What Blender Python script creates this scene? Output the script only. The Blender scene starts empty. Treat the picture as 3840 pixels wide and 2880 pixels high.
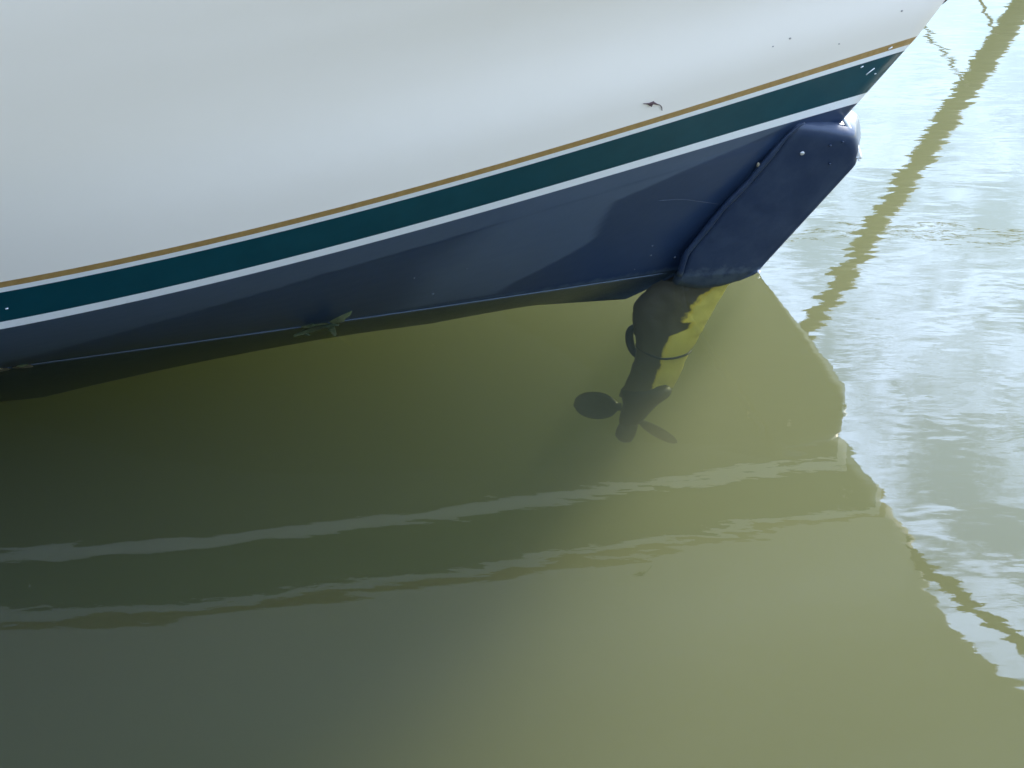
import bpy, bmesh, math, random
from mathutils import Vector, noise
random.seed(7)
R = math.radians
sc = bpy.context.scene
col = sc.collection

# ---------------------------------------------------------------- camera
cd = bpy.data.cameras.new('camera'); cam = bpy.data.objects.new('camera', cd); col.objects.link(cam)
cam.location = (0, -7.5175, 2.7362)
cam.rotation_euler = (R(90 - 20), 0, 0)
cd.sensor_width = 36; cd.lens = 75; cd.clip_start = .1; cd.clip_end = 2000
sc.camera = cam

# ---------------------------------------------------------------- sky, sun, exposure
SUN_AZ, SUN_EL = 50.0, 33.0             # azimuth counter-clockwise from +X
w = bpy.data.worlds.new('World'); sc.world = w; w.use_nodes = True
nt = w.node_tree; nt.nodes.clear()
def N(nt, t, **k):
    n = nt.nodes.new(t)
    for a, v in k.items():
        if a.startswith('i_'): n.inputs[a[2:].replace('_', ' ')].default_value = v
        else: setattr(n, a, v)
    return n
L = nt.links.new
sky = N(nt, 'ShaderNodeTexSky', sky_type='NISHITA', sun_disc=False)
sky.sun_elevation = R(SUN_EL); sky.sun_rotation = R(90 - SUN_AZ)
sky.air_density = 1.0; sky.altitude = 1500; sky.dust_density = .6; sky.ozone_density = 1.0
tc = N(nt, 'ShaderNodeTexCoord'); sep = N(nt, 'ShaderNodeSeparateXYZ'); L(tc.outputs['Generated'], sep.inputs[0])
zz = N(nt, 'ShaderNodeMath', operation='ADD'); L(sep.outputs['Z'], zz.inputs[0]); zz.inputs[1].default_value = .18
zm = N(nt, 'ShaderNodeMath', operation='MAXIMUM'); L(zz.outputs[0], zm.inputs[0]); zm.inputs[1].default_value = .05
dx = N(nt, 'ShaderNodeMath', operation='DIVIDE'); L(sep.outputs['X'], dx.inputs[0]); L(zm.outputs[0], dx.inputs[1])
dy = N(nt, 'ShaderNodeMath', operation='DIVIDE'); L(sep.outputs['Y'], dy.inputs[0]); L(zm.outputs[0], dy.inputs[1])
cmb = N(nt, 'ShaderNodeCombineXYZ'); L(dx.outputs[0], cmb.inputs[0]); L(dy.outputs[0], cmb.inputs[1])
cl = N(nt, 'ShaderNodeTexNoise', noise_dimensions='3D'); L(cmb.outputs[0], cl.inputs['Vector'])
cl.inputs['Scale'].default_value = 9; cl.inputs['Detail'].default_value = 9; cl.inputs['Roughness'].default_value = .68; cl.inputs['Distortion'].default_value = .4
cr = N(nt, 'ShaderNodeValToRGB'); L(cl.outputs['Fac'], cr.inputs[0])
low = N(nt, 'ShaderNodeMapRange', interpolation_type='SMOOTHSTEP'); L(sep.outputs['Z'], low.inputs[0]); low.inputs[1].default_value = .08; low.inputs[2].default_value = .42   # the horizon lies clear below the cloud
cf = N(nt, 'ShaderNodeMath', operation='MULTIPLY'); L(cr.outputs[0], cf.inputs[0]); L(low.outputs[0], cf.inputs[1])
cr.color_ramp.elements[0].position = .42; cr.color_ramp.elements[0].color = (.10, .10, .10, 1)
cr.color_ramp.elements[1].position = .58; cr.color_ramp.elements[1].color = (1, 1, 1, 1)
cm = N(nt, 'ShaderNodeMixRGB', blend_type='MIX'); L(cf.outputs[0], cm.inputs[0]); L(sky.outputs[0], cm.inputs[1])
cb = N(nt, 'ShaderNodeMixRGB', blend_type='ADD'); cb.inputs[0].default_value = 1; L(sky.outputs[0], cb.inputs[1]); 
# thin cloud scatters sunlight forward: brighter towards the sun
sv = (math.cos(R(SUN_EL))*math.cos(R(SUN_AZ)), math.cos(R(SUN_EL))*math.sin(R(SUN_AZ)), math.sin(R(SUN_EL)))
dt = N(nt, 'ShaderNodeVectorMath', operation='DOT_PRODUCT'); L(tc.outputs['Generated'], dt.inputs[0]); dt.inputs[1].default_value = sv
hf = N(nt, 'ShaderNodeMath', operation='MULTIPLY_ADD'); L(dt.outputs['Value'], hf.inputs[0]); hf.inputs[1].default_value = .5; hf.inputs[2].default_value = .5
pw = N(nt, 'ShaderNodeMath', operation='POWER'); L(hf.outputs[0], pw.inputs[0]); pw.inputs[1].default_value = 3
el = N(nt, 'ShaderNodeMath', operation='MULTIPLY_ADD'); L(pw.outputs[0], el.inputs[0]); el.inputs[1].default_value = 8.2; el.inputs[2].default_value = 5.8
cc = N(nt, 'ShaderNodeMixRGB', blend_type='MULTIPLY'); cc.inputs[0].default_value = 1; L(el.outputs[0], cc.inputs[1]); cc.inputs[2].default_value = (.80, 1.0, 1.46, 1); L(cc.outputs[0], cb.inputs[2])
L(cb.outputs[0], cm.inputs[2])
bg = N(nt, 'ShaderNodeBackground'); L(cm.outputs[0], bg.inputs[0]); bg.inputs[1].default_value = .125
wo = N(nt, 'ShaderNodeOutputWorld'); L(bg.outputs[0], wo.inputs[0])

sd = bpy.data.lights.new('sun', 'SUN'); sd.energy = 5.0; sd.angle = R(11); sd.color = (1, .93, .80)
sun = bpy.data.objects.new('sun', sd); col.objects.link(sun)
sdir = Vector((math.cos(R(SUN_EL)) * math.cos(R(SUN_AZ)), math.cos(R(SUN_EL)) * math.sin(R(SUN_AZ)), math.sin(R(SUN_EL))))
sun.rotation_euler = (-sdir).to_track_quat('-Z', 'Y').to_euler(); sun.location = sdir * 30

vs = sc.view_settings; vs.view_transform = 'Standard'; vs.look = 'None'; vs.exposure = 1.4; vs.gamma = 1.0; vs.use_curve_mapping = False
cy = sc.cycles
cy.use_denoising = True
cy.max_bounces = 10; cy.diffuse_bounces = 3; cy.glossy_bounces = 4; cy.volume_bounces = 2; cy.transparent_max_bounces = 12
cy.caustics_reflective = True; cy.caustics_refractive = False; cy.sample_clamp_indirect = 4.0; cy.blur_glossy = .6

# ---------------------------------------------------------------- measured lines of the place (metres; water is z = 0)
DATA = {"eye":[[1.3872,1.2514,0.7239],[1.4561,1.2564,0.5614]],
"SS":[-1.6,-1.3,-1.0,-0.8,-0.6,-0.45,-0.3,-0.2,-0.1,0,0.04,0.08,0.12,0.16,0.2,0.24,0.28,0.32,0.36,0.4,0.44,0.48,0.52,0.56,0.6,0.64,0.68,0.72,0.76,0.8,0.84,0.88,0.91,0.94,0.96,0.98,1.0],"navy":[[[-7.2192,-0.2294,0.0],[-6.2461,-0.4113,0.0],[-5.2611,-0.5033,0.0],[-4.6014,-0.4916,0.0],[-3.9453,-0.4216,0.0],[-3.4588,-0.3311,0.0],[-2.9793,-0.2085,0.0],[-2.6646,-0.1092,0.0],[-2.3546,0.004,0.0],[-2.05,0.1308,0.0],[-1.9389,0.18,0.0],[-1.8278,0.2295,0.0],[-1.7167,0.2793,0.0],[-1.6056,0.3294,0.0],[-1.4945,0.3798,0.0],[-1.3834,0.4305,0.0],[-1.2723,0.4815,0.0],[-1.1612,0.5328,0.0],[-1.0501,0.5843,0.0],[-0.939,0.6362,0.0],[-0.8279,0.6884,0.0],[-0.7167,0.7409,0.0],[-0.6055,0.7938,0.0],[-0.4942,0.847,0.0],[-0.3827,0.9007,0.0],[-0.271,0.9549,0.0],[-0.1591,1.0096,0.0],[-0.0466,1.0652,0.0],[0.0664,1.1216,0.0],[0.1803,1.1792,0.0],[0.2954,1.2383,0.0],[0.4121,1.2992,0.0],[0.501,1.3465,0.0],[0.5913,1.3953,0.0],[0.6524,1.4289,0.0],[0.7144,1.4635,0.0],[0.7774,1.4991,0.0]],
[[-7.2171,-0.2453,0.006],[-6.2439,-0.4272,0.006],[-5.259,-0.5198,0.006],[-4.5993,-0.509,0.006],[-3.9431,-0.4403,0.0062],[-3.4564,-0.3511,0.0066],[-2.9766,-0.2299,0.0074],[-2.6617,-0.1316,0.008],[-2.3514,-0.0196,0.0088],[-2.0463,0.1059,0.0096],[-1.9345,0.1549,0.01],[-1.8226,0.2043,0.0105],[-1.7108,0.2542,0.0109],[-1.599,0.3044,0.0113],[-1.4871,0.3551,0.0117],[-1.3753,0.4062,0.0122],[-1.2635,0.4577,0.0126],[-1.1516,0.5096,0.0131],[-1.0398,0.5619,0.0135],[-0.9279,0.6145,0.014],[-0.8161,0.6675,0.0145],[-0.7042,0.7209,0.015],[-0.5922,0.7747,0.0155],[-0.4802,0.8289,0.0159],[-0.368,0.8836,0.0164],[-0.2556,0.9387,0.0169],[-0.1429,0.9946,0.0175],[-0.0299,1.0513,0.0183],[0.0838,1.1088,0.0191],[0.1984,1.1675,0.0198],[0.3141,1.2276,0.0206],[0.4313,1.2895,0.0214],[0.5206,1.3374,0.0219],[0.6113,1.3868,0.0225],[0.6727,1.4208,0.0229],[0.7349,1.4556,0.0233],[0.7982,1.4915,0.0236]],
[[-7.215,-0.2611,0.0122],[-6.2418,-0.443,0.0122],[-5.2569,-0.5362,0.0122],[-4.5972,-0.5264,0.0122],[-3.941,-0.459,0.0125],[-3.4541,-0.3709,0.0134],[-2.974,-0.2512,0.0148],[-2.6588,-0.154,0.0161],[-2.3481,-0.0431,0.0176],[-2.0426,0.0812,0.0194],[-1.9301,0.1299,0.0202],[-1.8175,0.1792,0.021],[-1.7049,0.2291,0.0219],[-1.5924,0.2795,0.0227],[-1.4798,0.3305,0.0236],[-1.3672,0.382,0.0245],[-1.2547,0.434,0.0254],[-1.1421,0.4865,0.0263],[-1.0295,0.5395,0.0272],[-0.9169,0.5929,0.0282],[-0.8043,0.6468,0.0291],[-0.6917,0.7011,0.0301],[-0.579,0.7558,0.031],[-0.4662,0.8109,0.032],[-0.3533,0.8666,0.033],[-0.2402,0.9227,0.034],[-0.1268,0.9796,0.0352],[-0.0131,1.0375,0.0367],[0.1012,1.0962,0.0382],[0.2163,1.1559,0.0398],[0.3327,1.2171,0.0413],[0.4505,1.2799,0.0428],[0.5402,1.3284,0.0439],[0.6313,1.3784,0.0451],[0.693,1.4126,0.0458],[0.7555,1.4478,0.0465],[0.8189,1.4839,0.0473]],
[[-7.2109,-0.2923,0.0249],[-6.2377,-0.4743,0.0249],[-5.2529,-0.5688,0.0249],[-4.5933,-0.5607,0.0249],[-3.9368,-0.4959,0.0256],[-3.4495,-0.4104,0.0273],[-2.9689,-0.2935,0.0302],[-2.6531,-0.1984,0.0327],[-2.3418,-0.0899,0.0358],[-2.0355,0.032,0.0393],[-1.9214,0.0802,0.041],[-1.8074,0.1293,0.0426],[-1.6934,0.1793,0.0443],[-1.5793,0.23,0.046],[-1.4653,0.2816,0.0477],[-1.3512,0.334,0.0495],[-1.2372,0.387,0.0513],[-1.1232,0.4407,0.0531],[-1.0091,0.4951,0.055],[-0.8951,0.5501,0.0568],[-0.781,0.6056,0.0587],[-0.6669,0.6616,0.0606],[-0.5527,0.7182,0.0626],[-0.4385,0.7753,0.0645],[-0.3241,0.8329,0.0665],[-0.2095,0.891,0.0686],[-0.0947,0.95,0.0709],[0.0202,1.0101,0.0739],[0.1358,1.071,0.0768],[0.2523,1.1329,0.0798],[0.3698,1.196,0.0828],[0.4888,1.2607,0.0858],[0.5794,1.3104,0.088],[0.6713,1.3615,0.0902],[0.7335,1.3964,0.0917],[0.7965,1.4321,0.0931],[0.8605,1.4687,0.0945]],
[[-7.2056,-0.3333,0.0427],[-6.2325,-0.5153,0.0427],[-5.2479,-0.6115,0.0427],[-4.5882,-0.6059,0.0427],[-3.9315,-0.5446,0.0438],[-3.4438,-0.4623,0.0467],[-2.9623,-0.3492,0.0515],[-2.6458,-0.257,0.0557],[-2.3336,-0.1515,0.0608],[-2.0262,-0.0329,0.0667],[-1.9102,0.0146,0.0694],[-1.7942,0.0634,0.0722],[-1.6782,0.1135,0.075],[-1.5622,0.1647,0.0778],[-1.4462,0.2171,0.0807],[-1.3302,0.2705,0.0837],[-1.2142,0.325,0.0866],[-1.0982,0.3803,0.0897],[-0.9822,0.4365,0.0927],[-0.8661,0.4935,0.0959],[-0.7501,0.5513,0.099],[-0.634,0.6097,0.1022],[-0.5179,0.6687,0.1055],[-0.4017,0.7284,0.1087],[-0.2854,0.7886,0.1121],[-0.1689,0.8494,0.1154],[-0.0522,0.9111,0.1193],[0.0645,0.9742,0.1241],[0.1818,1.038,0.1289],[0.3,1.1026,0.1337],[0.4192,1.1683,0.1386],[0.5398,1.2353,0.1434],[0.6316,1.2866,0.147],[0.7246,1.3391,0.1505],[0.7875,1.3748,0.1529],[0.8512,1.4112,0.1553],[0.9158,1.4484,0.1576]],
[[-7.1996,-0.3835,0.0662],[-6.2265,-0.5656,0.0662],[-5.242,-0.6639,0.0662],[-4.5824,-0.6614,0.0662],[-3.9253,-0.6044,0.0678],[-3.437,-0.5262,0.0722],[-2.9546,-0.4179,0.0794],[-2.6372,-0.3292,0.0857],[-2.3238,-0.2275,0.0933],[-2.015,-0.113,0.1022],[-1.8965,-0.0664,0.1063],[-1.7781,-0.018,0.1104],[-1.6596,0.0322,0.1146],[-1.5412,0.0841,0.1189],[-1.4227,0.1375,0.1233],[-1.3043,0.1923,0.1277],[-1.1858,0.2484,0.1321],[-1.0674,0.3058,0.1367],[-0.9489,0.3643,0.1413],[-0.8304,0.4239,0.1459],[-0.712,0.4844,0.1507],[-0.5934,0.5458,0.1555],[-0.4749,0.608,0.1603],[-0.3562,0.6708,0.1653],[-0.2375,0.7343,0.1702],[-0.1185,0.7984,0.1753],[0.0005,0.8635,0.181],[0.1195,0.9301,0.1879],[0.239,0.9974,0.1949],[0.3594,1.0653,0.2019],[0.4807,1.1341,0.2089],[0.6035,1.2039,0.2158],[0.6967,1.2571,0.221],[0.7912,1.3113,0.2262],[0.855,1.3479,0.2296],[0.9196,1.3852,0.233],[0.985,1.423,0.2364]],
[[-7.194,-0.4326,0.0912],[-6.2209,-0.6148,0.0912],[-5.2366,-0.7151,0.0912],[-4.577,-0.7156,0.0912],[-3.9196,-0.663,0.0933],[-3.4307,-0.5889,0.0991],[-2.9473,-0.4854,0.1087],[-2.629,-0.4003,0.1172],[-2.3145,-0.3024,0.1273],[-2.0042,-0.192,0.1392],[-1.8833,-0.1462,0.1446],[-1.7624,-0.0981,0.1501],[-1.6415,-0.0478,0.1557],[-1.5206,0.0046,0.1614],[-1.3997,0.059,0.1672],[-1.2788,0.1152,0.1731],[-1.1579,0.173,0.1791],[-1.037,0.2325,0.1851],[-0.9161,0.2933,0.1912],[-0.7952,0.3555,0.1975],[-0.6743,0.4188,0.2038],[-0.5533,0.4831,0.2102],[-0.4323,0.5483,0.2167],[-0.3112,0.6144,0.2232],[-0.19,0.6811,0.2299],[-0.0687,0.7485,0.2366],[0.0527,0.817,0.2441],[0.1741,0.8871,0.253],[0.2959,0.9576,0.2619],[0.4185,1.0288,0.2709],[0.542,1.1005,0.2799],[0.6669,1.173,0.2888],[0.7617,1.228,0.2955],[0.8576,1.2837,0.3021],[0.9224,1.3212,0.3065],[0.9879,1.3592,0.3108],[1.0542,1.3977,0.3151]],
[[-7.1889,-0.4805,0.1176],[-6.2158,-0.6628,0.1176],[-5.2317,-0.7652,0.1176],[-4.5721,-0.7688,0.1176],[-3.9144,-0.7205,0.1202],[-3.4249,-0.6505,0.1275],[-2.9405,-0.5518,0.1395],[-2.6213,-0.4702,0.1501],[-2.3056,-0.3761,0.1628],[-1.994,-0.2698,0.1775],[-1.8706,-0.2249,0.1843],[-1.7473,-0.1772,0.1912],[-1.6239,-0.1267,0.1983],[-1.5006,-0.0737,0.2054],[-1.3772,-0.0184,0.2126],[-1.2539,0.0392,0.22],[-1.1305,0.0988,0.2274],[-1.0072,0.1603,0.235],[-0.8838,0.2234,0.2427],[-0.7605,0.2882,0.2504],[-0.6371,0.3542,0.2583],[-0.5137,0.4215,0.2663],[-0.3902,0.4899,0.2744],[-0.2667,0.5591,0.2826],[-0.1431,0.6291,0.2909],[-0.0193,0.6998,0.2993],[0.1045,0.7716,0.3085],[0.2282,0.8449,0.3192],[0.3524,0.9187,0.33],[0.4773,0.9929,0.3408],[0.6031,1.0674,0.3516],[0.7301,1.1425,0.3623],[0.8265,1.1991,0.3704],[0.924,1.2563,0.3783],[0.9898,1.2946,0.3836],[1.0562,1.3333,0.3888],[1.1234,1.3723,0.3939]],
[[-7.1842,-0.5273,0.1454],[-6.2112,-0.7096,0.1455],[-5.2273,-0.8141,0.1455],[-4.5677,-0.8208,0.1454],[-3.9096,-0.7768,0.1486],[-3.4195,-0.7109,0.1573],[-2.9342,-0.617,0.1717],[-2.6141,-0.5389,0.1844],[-2.2973,-0.4487,0.1996],[-1.9842,-0.3464,0.2174],[-1.8584,-0.3024,0.2255],[-1.7326,-0.2551,0.2338],[-1.6068,-0.2045,0.2422],[-1.481,-0.1509,0.2508],[-1.3552,-0.0946,0.2595],[-1.2294,-0.0356,0.2683],[-1.1036,0.0257,0.2772],[-0.9778,0.0892,0.2863],[-0.852,0.1547,0.2955],[-0.7262,0.222,0.3048],[-0.6004,0.2909,0.3143],[-0.4745,0.3611,0.3239],[-0.3486,0.4325,0.3336],[-0.2226,0.505,0.3435],[-0.0966,0.5783,0.3534],[0.0297,0.6522,0.3635],[0.1559,0.7273,0.3744],[0.282,0.8038,0.3867],[0.4086,0.8806,0.3991],[0.5358,0.9577,0.4115],[0.6639,1.0349,0.424],[0.7932,1.1124,0.4364],[0.8912,1.1706,0.4456],[0.9903,1.2291,0.4548],[1.0571,1.2682,0.4608],[1.1245,1.3075,0.4668],[1.1926,1.347,0.4727]],
[[-7.1801,-0.5729,0.1747],[-6.207,-0.7553,0.1747],[-5.2233,-0.8619,0.1747],[-4.5637,-0.8716,0.1747],[-3.9054,-0.832,0.1784],[-3.4147,-0.7702,0.1886],[-2.9283,-0.681,0.2053],[-2.6073,-0.6065,0.2202],[-2.2894,-0.5201,0.238],[-1.975,-0.4219,0.2586],[-1.8467,-0.3788,0.2682],[-1.7185,-0.3318,0.2778],[-1.5902,-0.2811,0.2876],[-1.4619,-0.2269,0.2976],[-1.3337,-0.1696,0.3078],[-1.2054,-0.1093,0.318],[-1.0772,-0.0462,0.3285],[-0.9489,0.0193,0.3391],[-0.8207,0.0872,0.3498],[-0.6924,0.157,0.3607],[-0.5641,0.2286,0.3717],[-0.4358,0.3018,0.3829],[-0.3075,0.3764,0.3943],[-0.1791,0.452,0.4058],[-0.0506,0.5286,0.4174],[0.0781,0.6058,0.4291],[0.2068,0.6841,0.4416],[0.3354,0.7636,0.4554],[0.4644,0.8434,0.4692],[0.594,0.9232,0.4831],[0.7245,1.003,0.497],[0.8562,1.0827,0.5109],[0.9558,1.1424,0.5212],[1.0565,1.2021,0.5315],[1.1243,1.2419,0.5382],[1.1927,1.2817,0.5449],[1.2618,1.3216,0.5515]],
[[-7.1764,-0.6174,0.2054],[-6.2034,-0.7998,0.2055],[-5.2199,-0.9085,0.2055],[-4.5602,-0.9213,0.2054],[-3.9016,-0.8861,0.2096],[-3.4103,-0.8283,0.2213],[-2.923,-0.7439,0.2404],[-2.6011,-0.673,0.2574],[-2.282,-0.5904,0.2777],[-1.9662,-0.4963,0.3014],[-1.8355,-0.454,0.3122],[-1.7048,-0.4074,0.3233],[-1.574,-0.3565,0.3345],[-1.4433,-0.3018,0.3459],[-1.3126,-0.2435,0.3575],[-1.1819,-0.1818,0.3692],[-1.0512,-0.117,0.3812],[-0.9205,-0.0494,0.3933],[-0.7898,0.0207,0.4055],[-0.6591,0.0931,0.418],[-0.5284,0.1676,0.4306],[-0.3976,0.2437,0.4434],[-0.2668,0.3213,0.4564],[-0.136,0.4002,0.4695],[-0.005,0.48,0.4828],[0.126,0.5606,0.4962],[0.2572,0.642,0.5102],[0.3883,0.7244,0.5253],[0.5199,0.807,0.5404],[0.652,0.8894,0.5556],[0.7849,0.9716,0.5708],[0.9189,1.0534,0.586],[1.0203,1.1145,0.5972],[1.1226,1.1753,0.6084],[1.1915,1.2157,0.6158],[1.2609,1.256,0.6231],[1.331,1.2962,0.6303]],
[[-7.1744,-0.6435,0.2246],[-6.2014,-0.826,0.2246],[-5.218,-0.936,0.2246],[-4.5584,-0.9505,0.2246],[-3.8995,-0.9179,0.229],[-3.4079,-0.8626,0.2416],[-2.92,-0.7811,0.2622],[-2.5975,-0.7123,0.2804],[-2.2778,-0.632,0.3023],[-1.9611,-0.5403,0.3277],[-1.8289,-0.4986,0.3394],[-1.6968,-0.4522,0.3512],[-1.5646,-0.4013,0.3633],[-1.4324,-0.3462,0.3756],[-1.3002,-0.2872,0.388],[-1.1681,-0.2247,0.4006],[-1.0359,-0.1589,0.4135],[-0.9037,-0.0901,0.4265],[-0.7715,-0.0186,0.4397],[-0.6393,0.0554,0.453],[-0.5072,0.1315,0.4666],[-0.3749,0.2094,0.4804],[-0.2427,0.2889,0.4943],[-0.1104,0.3697,0.5084],[0.022,0.4515,0.5227],[0.1545,0.534,0.5371],[0.2871,0.6173,0.5521],[0.4197,0.7014,0.5678],[0.5526,0.7856,0.5837],[0.6861,0.8696,0.5996],[0.8203,0.9532,0.6155],[0.9553,1.0363,0.6314],[1.0574,1.0983,0.6432],[1.1604,1.1599,0.6549],[1.2295,1.2007,0.6626],[1.2992,1.2414,0.6703],[1.3695,1.2819,0.6778]],
[[-7.1726,-0.6692,0.2442],[-6.1996,-0.8517,0.2442],[-5.2163,-0.963,0.2442],[-4.5567,-0.9794,0.2442],[-3.8976,-0.9494,0.249],[-3.4057,-0.8965,0.2624],[-2.9172,-0.8179,0.2845],[-2.5942,-0.7512,0.304],[-2.2737,-0.6732,0.3273],[-1.9562,-0.584,0.3545],[-1.8226,-0.5428,0.367],[-1.6889,-0.4966,0.3797],[-1.5553,-0.4456,0.3926],[-1.4217,-0.3901,0.4057],[-1.288,-0.3306,0.419],[-1.1544,-0.2672,0.4326],[-1.0207,-0.2004,0.4463],[-0.8871,-0.1304,0.4602],[-0.7534,-0.0574,0.4743],[-0.6198,0.018,0.4886],[-0.4861,0.0958,0.5032],[-0.3525,0.1755,0.5179],[-0.2188,0.2569,0.5328],[-0.0851,0.3396,0.5479],[0.0486,0.4233,0.5632],[0.1824,0.5079,0.5787],[0.3162,0.5931,0.5945],[0.4499,0.6789,0.6109],[0.5838,0.7647,0.6275],[0.7178,0.8503,0.6442],[0.8521,0.9354,0.6609],[0.9868,1.02,0.6777],[1.0881,1.0829,0.6902],[1.1898,1.1454,0.7027],[1.2577,1.1869,0.711],[1.3259,1.2281,0.7193],[1.3942,1.2691,0.7275]],
[[-7.1715,-0.6861,0.2576],[-6.1985,-0.8687,0.2576],[-5.2153,-0.9808,0.2576],[-4.5557,-0.9984,0.2576],[-3.8965,-0.9701,0.2626],[-3.4043,-0.9189,0.2766],[-2.9154,-0.8422,0.2996],[-2.592,-0.7769,0.3199],[-2.2711,-0.7004,0.3443],[-1.9531,-0.6129,0.3727],[-1.8185,-0.572,0.3857],[-1.6838,-0.5259,0.399],[-1.5492,-0.4749,0.4125],[-1.4146,-0.4192,0.4261],[-1.28,-0.3593,0.44],[-1.1453,-0.2954,0.4541],[-1.0107,-0.2278,0.4684],[-0.8761,-0.157,0.483],[-0.7415,-0.0831,0.4977],[-0.6068,-0.0066,0.5126],[-0.4722,0.0722,0.5278],[-0.3376,0.1531,0.5432],[-0.2029,0.2357,0.5587],[-0.0683,0.3196,0.5745],[0.0664,0.4047,0.5905],[0.2011,0.4904,0.6067],[0.3358,0.5768,0.6232],[0.4704,0.6634,0.64],[0.6052,0.7499,0.6571],[0.74,0.836,0.6743],[0.8749,0.9214,0.6917],[1.0101,1.0058,0.7092],[1.1116,1.0684,0.7224],[1.2132,1.1302,0.7356],[1.2811,1.171,0.7445],[1.3491,1.2114,0.7533],[1.4172,1.2513,0.7621]],
[[-7.1705,-0.7029,0.2712],[-6.1975,-0.8854,0.2712],[-5.2144,-0.9984,0.2712],[-4.5548,-1.0172,0.2712],[-3.8954,-0.9907,0.2764],[-3.403,-0.9411,0.291],[-2.9137,-0.8663,0.3149],[-2.59,-0.8024,0.3362],[-2.2686,-0.7275,0.3615],[-1.95,-0.6415,0.3911],[-1.8144,-0.601,0.4047],[-1.6788,-0.5551,0.4185],[-1.5432,-0.504,0.4325],[-1.4076,-0.4481,0.4468],[-1.272,-0.3878,0.4612],[-1.1364,-0.3233,0.4759],[-1.0008,-0.2551,0.4908],[-0.8652,-0.1834,0.506],[-0.7296,-0.1086,0.5213],[-0.5939,-0.0311,0.5369],[-0.4583,0.0489,0.5527],[-0.3227,0.1309,0.5687],[-0.1871,0.2147,0.5849],[-0.0515,0.2999,0.6014],[0.0841,0.3862,0.618],[0.2197,0.4732,0.6349],[0.3553,0.5606,0.652],[0.4909,0.6481,0.6693],[0.6265,0.7353,0.6869],[0.7621,0.8218,0.7047],[0.8977,0.9074,0.7226],[1.0333,0.9918,0.7408],[1.135,1.0539,0.7546],[1.2367,1.1151,0.7686],[1.3045,1.1551,0.7779],[1.3723,1.1947,0.7873],[1.4401,1.2336,0.7968]]],"under":[[[-7.2192,-0.2294,0.0],[-6.2461,-0.4113,0.0],[-5.2611,-0.5033,0.0],[-4.6014,-0.4916,0.0],[-3.9453,-0.4216,0.0],[-3.4588,-0.3311,0.0],[-2.9793,-0.2085,0.0],[-2.6646,-0.1092,0.0],[-2.3546,0.004,0.0],[-2.05,0.1308,0.0],[-1.9389,0.18,0.0],[-1.8278,0.2295,0.0],[-1.7167,0.2793,0.0],[-1.6056,0.3294,0.0],[-1.4945,0.3798,0.0],[-1.3834,0.4305,0.0],[-1.2723,0.4815,0.0],[-1.1612,0.5328,0.0],[-1.0501,0.5843,0.0],[-0.939,0.6362,0.0],[-0.8279,0.6884,0.0],[-0.7167,0.7409,0.0],[-0.6055,0.7938,0.0],[-0.4942,0.847,0.0],[-0.3827,0.9007,0.0],[-0.271,0.9549,0.0],[-0.1591,1.0096,0.0],[-0.0466,1.0652,0.0],[0.0664,1.1216,0.0],[0.1803,1.1792,0.0],[0.2954,1.2383,0.0],[0.4121,1.2992,0.0],[0.501,1.3465,0.0],[0.5913,1.3953,0.0],[0.6524,1.4289,0.0],[0.7144,1.4635,0.0],[0.7774,1.4991,0.0]],
[[-7.2192,0.0612,-0.166],[-6.2461,-0.121,-0.1529],[-5.2611,-0.2215,-0.1399],[-4.6014,-0.2221,-0.1312],[-3.9453,-0.1695,-0.1225],[-3.4588,-0.0955,-0.1159],[-2.9793,0.008,-0.1094],[-2.6646,0.093,-0.1051],[-2.3546,0.1908,-0.1007],[-2.05,0.301,-0.0964],[-1.9397,0.3446,-0.0921],[-1.8294,0.3884,-0.0879],[-1.7191,0.4324,-0.0838],[-1.6088,0.4767,-0.0798],[-1.4986,0.5212,-0.076],[-1.3883,0.5659,-0.0723],[-1.278,0.6108,-0.0687],[-1.1678,0.656,-0.0652],[-1.0575,0.7014,-0.0619],[-0.9472,0.747,-0.0588],[-0.837,0.7929,-0.0558],[-0.7267,0.8391,-0.0531],[-0.6163,0.8855,-0.0506],[-0.5059,0.9322,-0.0484],[-0.3953,0.9792,-0.0465],[-0.2846,1.0265,-0.044],[-0.1735,1.0743,-0.0401],[-0.062,1.1228,-0.0362],[0.05,1.1721,-0.0323],[0.1628,1.2225,-0.0285],[0.2767,1.2742,-0.0248],[0.392,1.3276,-0.0214],[0.4797,1.369,-0.0191],[0.5687,1.4119,-0.0173],[0.6289,1.4414,-0.0165],[0.6899,1.4718,-0.016],[0.7518,1.5032,-0.016]],
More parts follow.
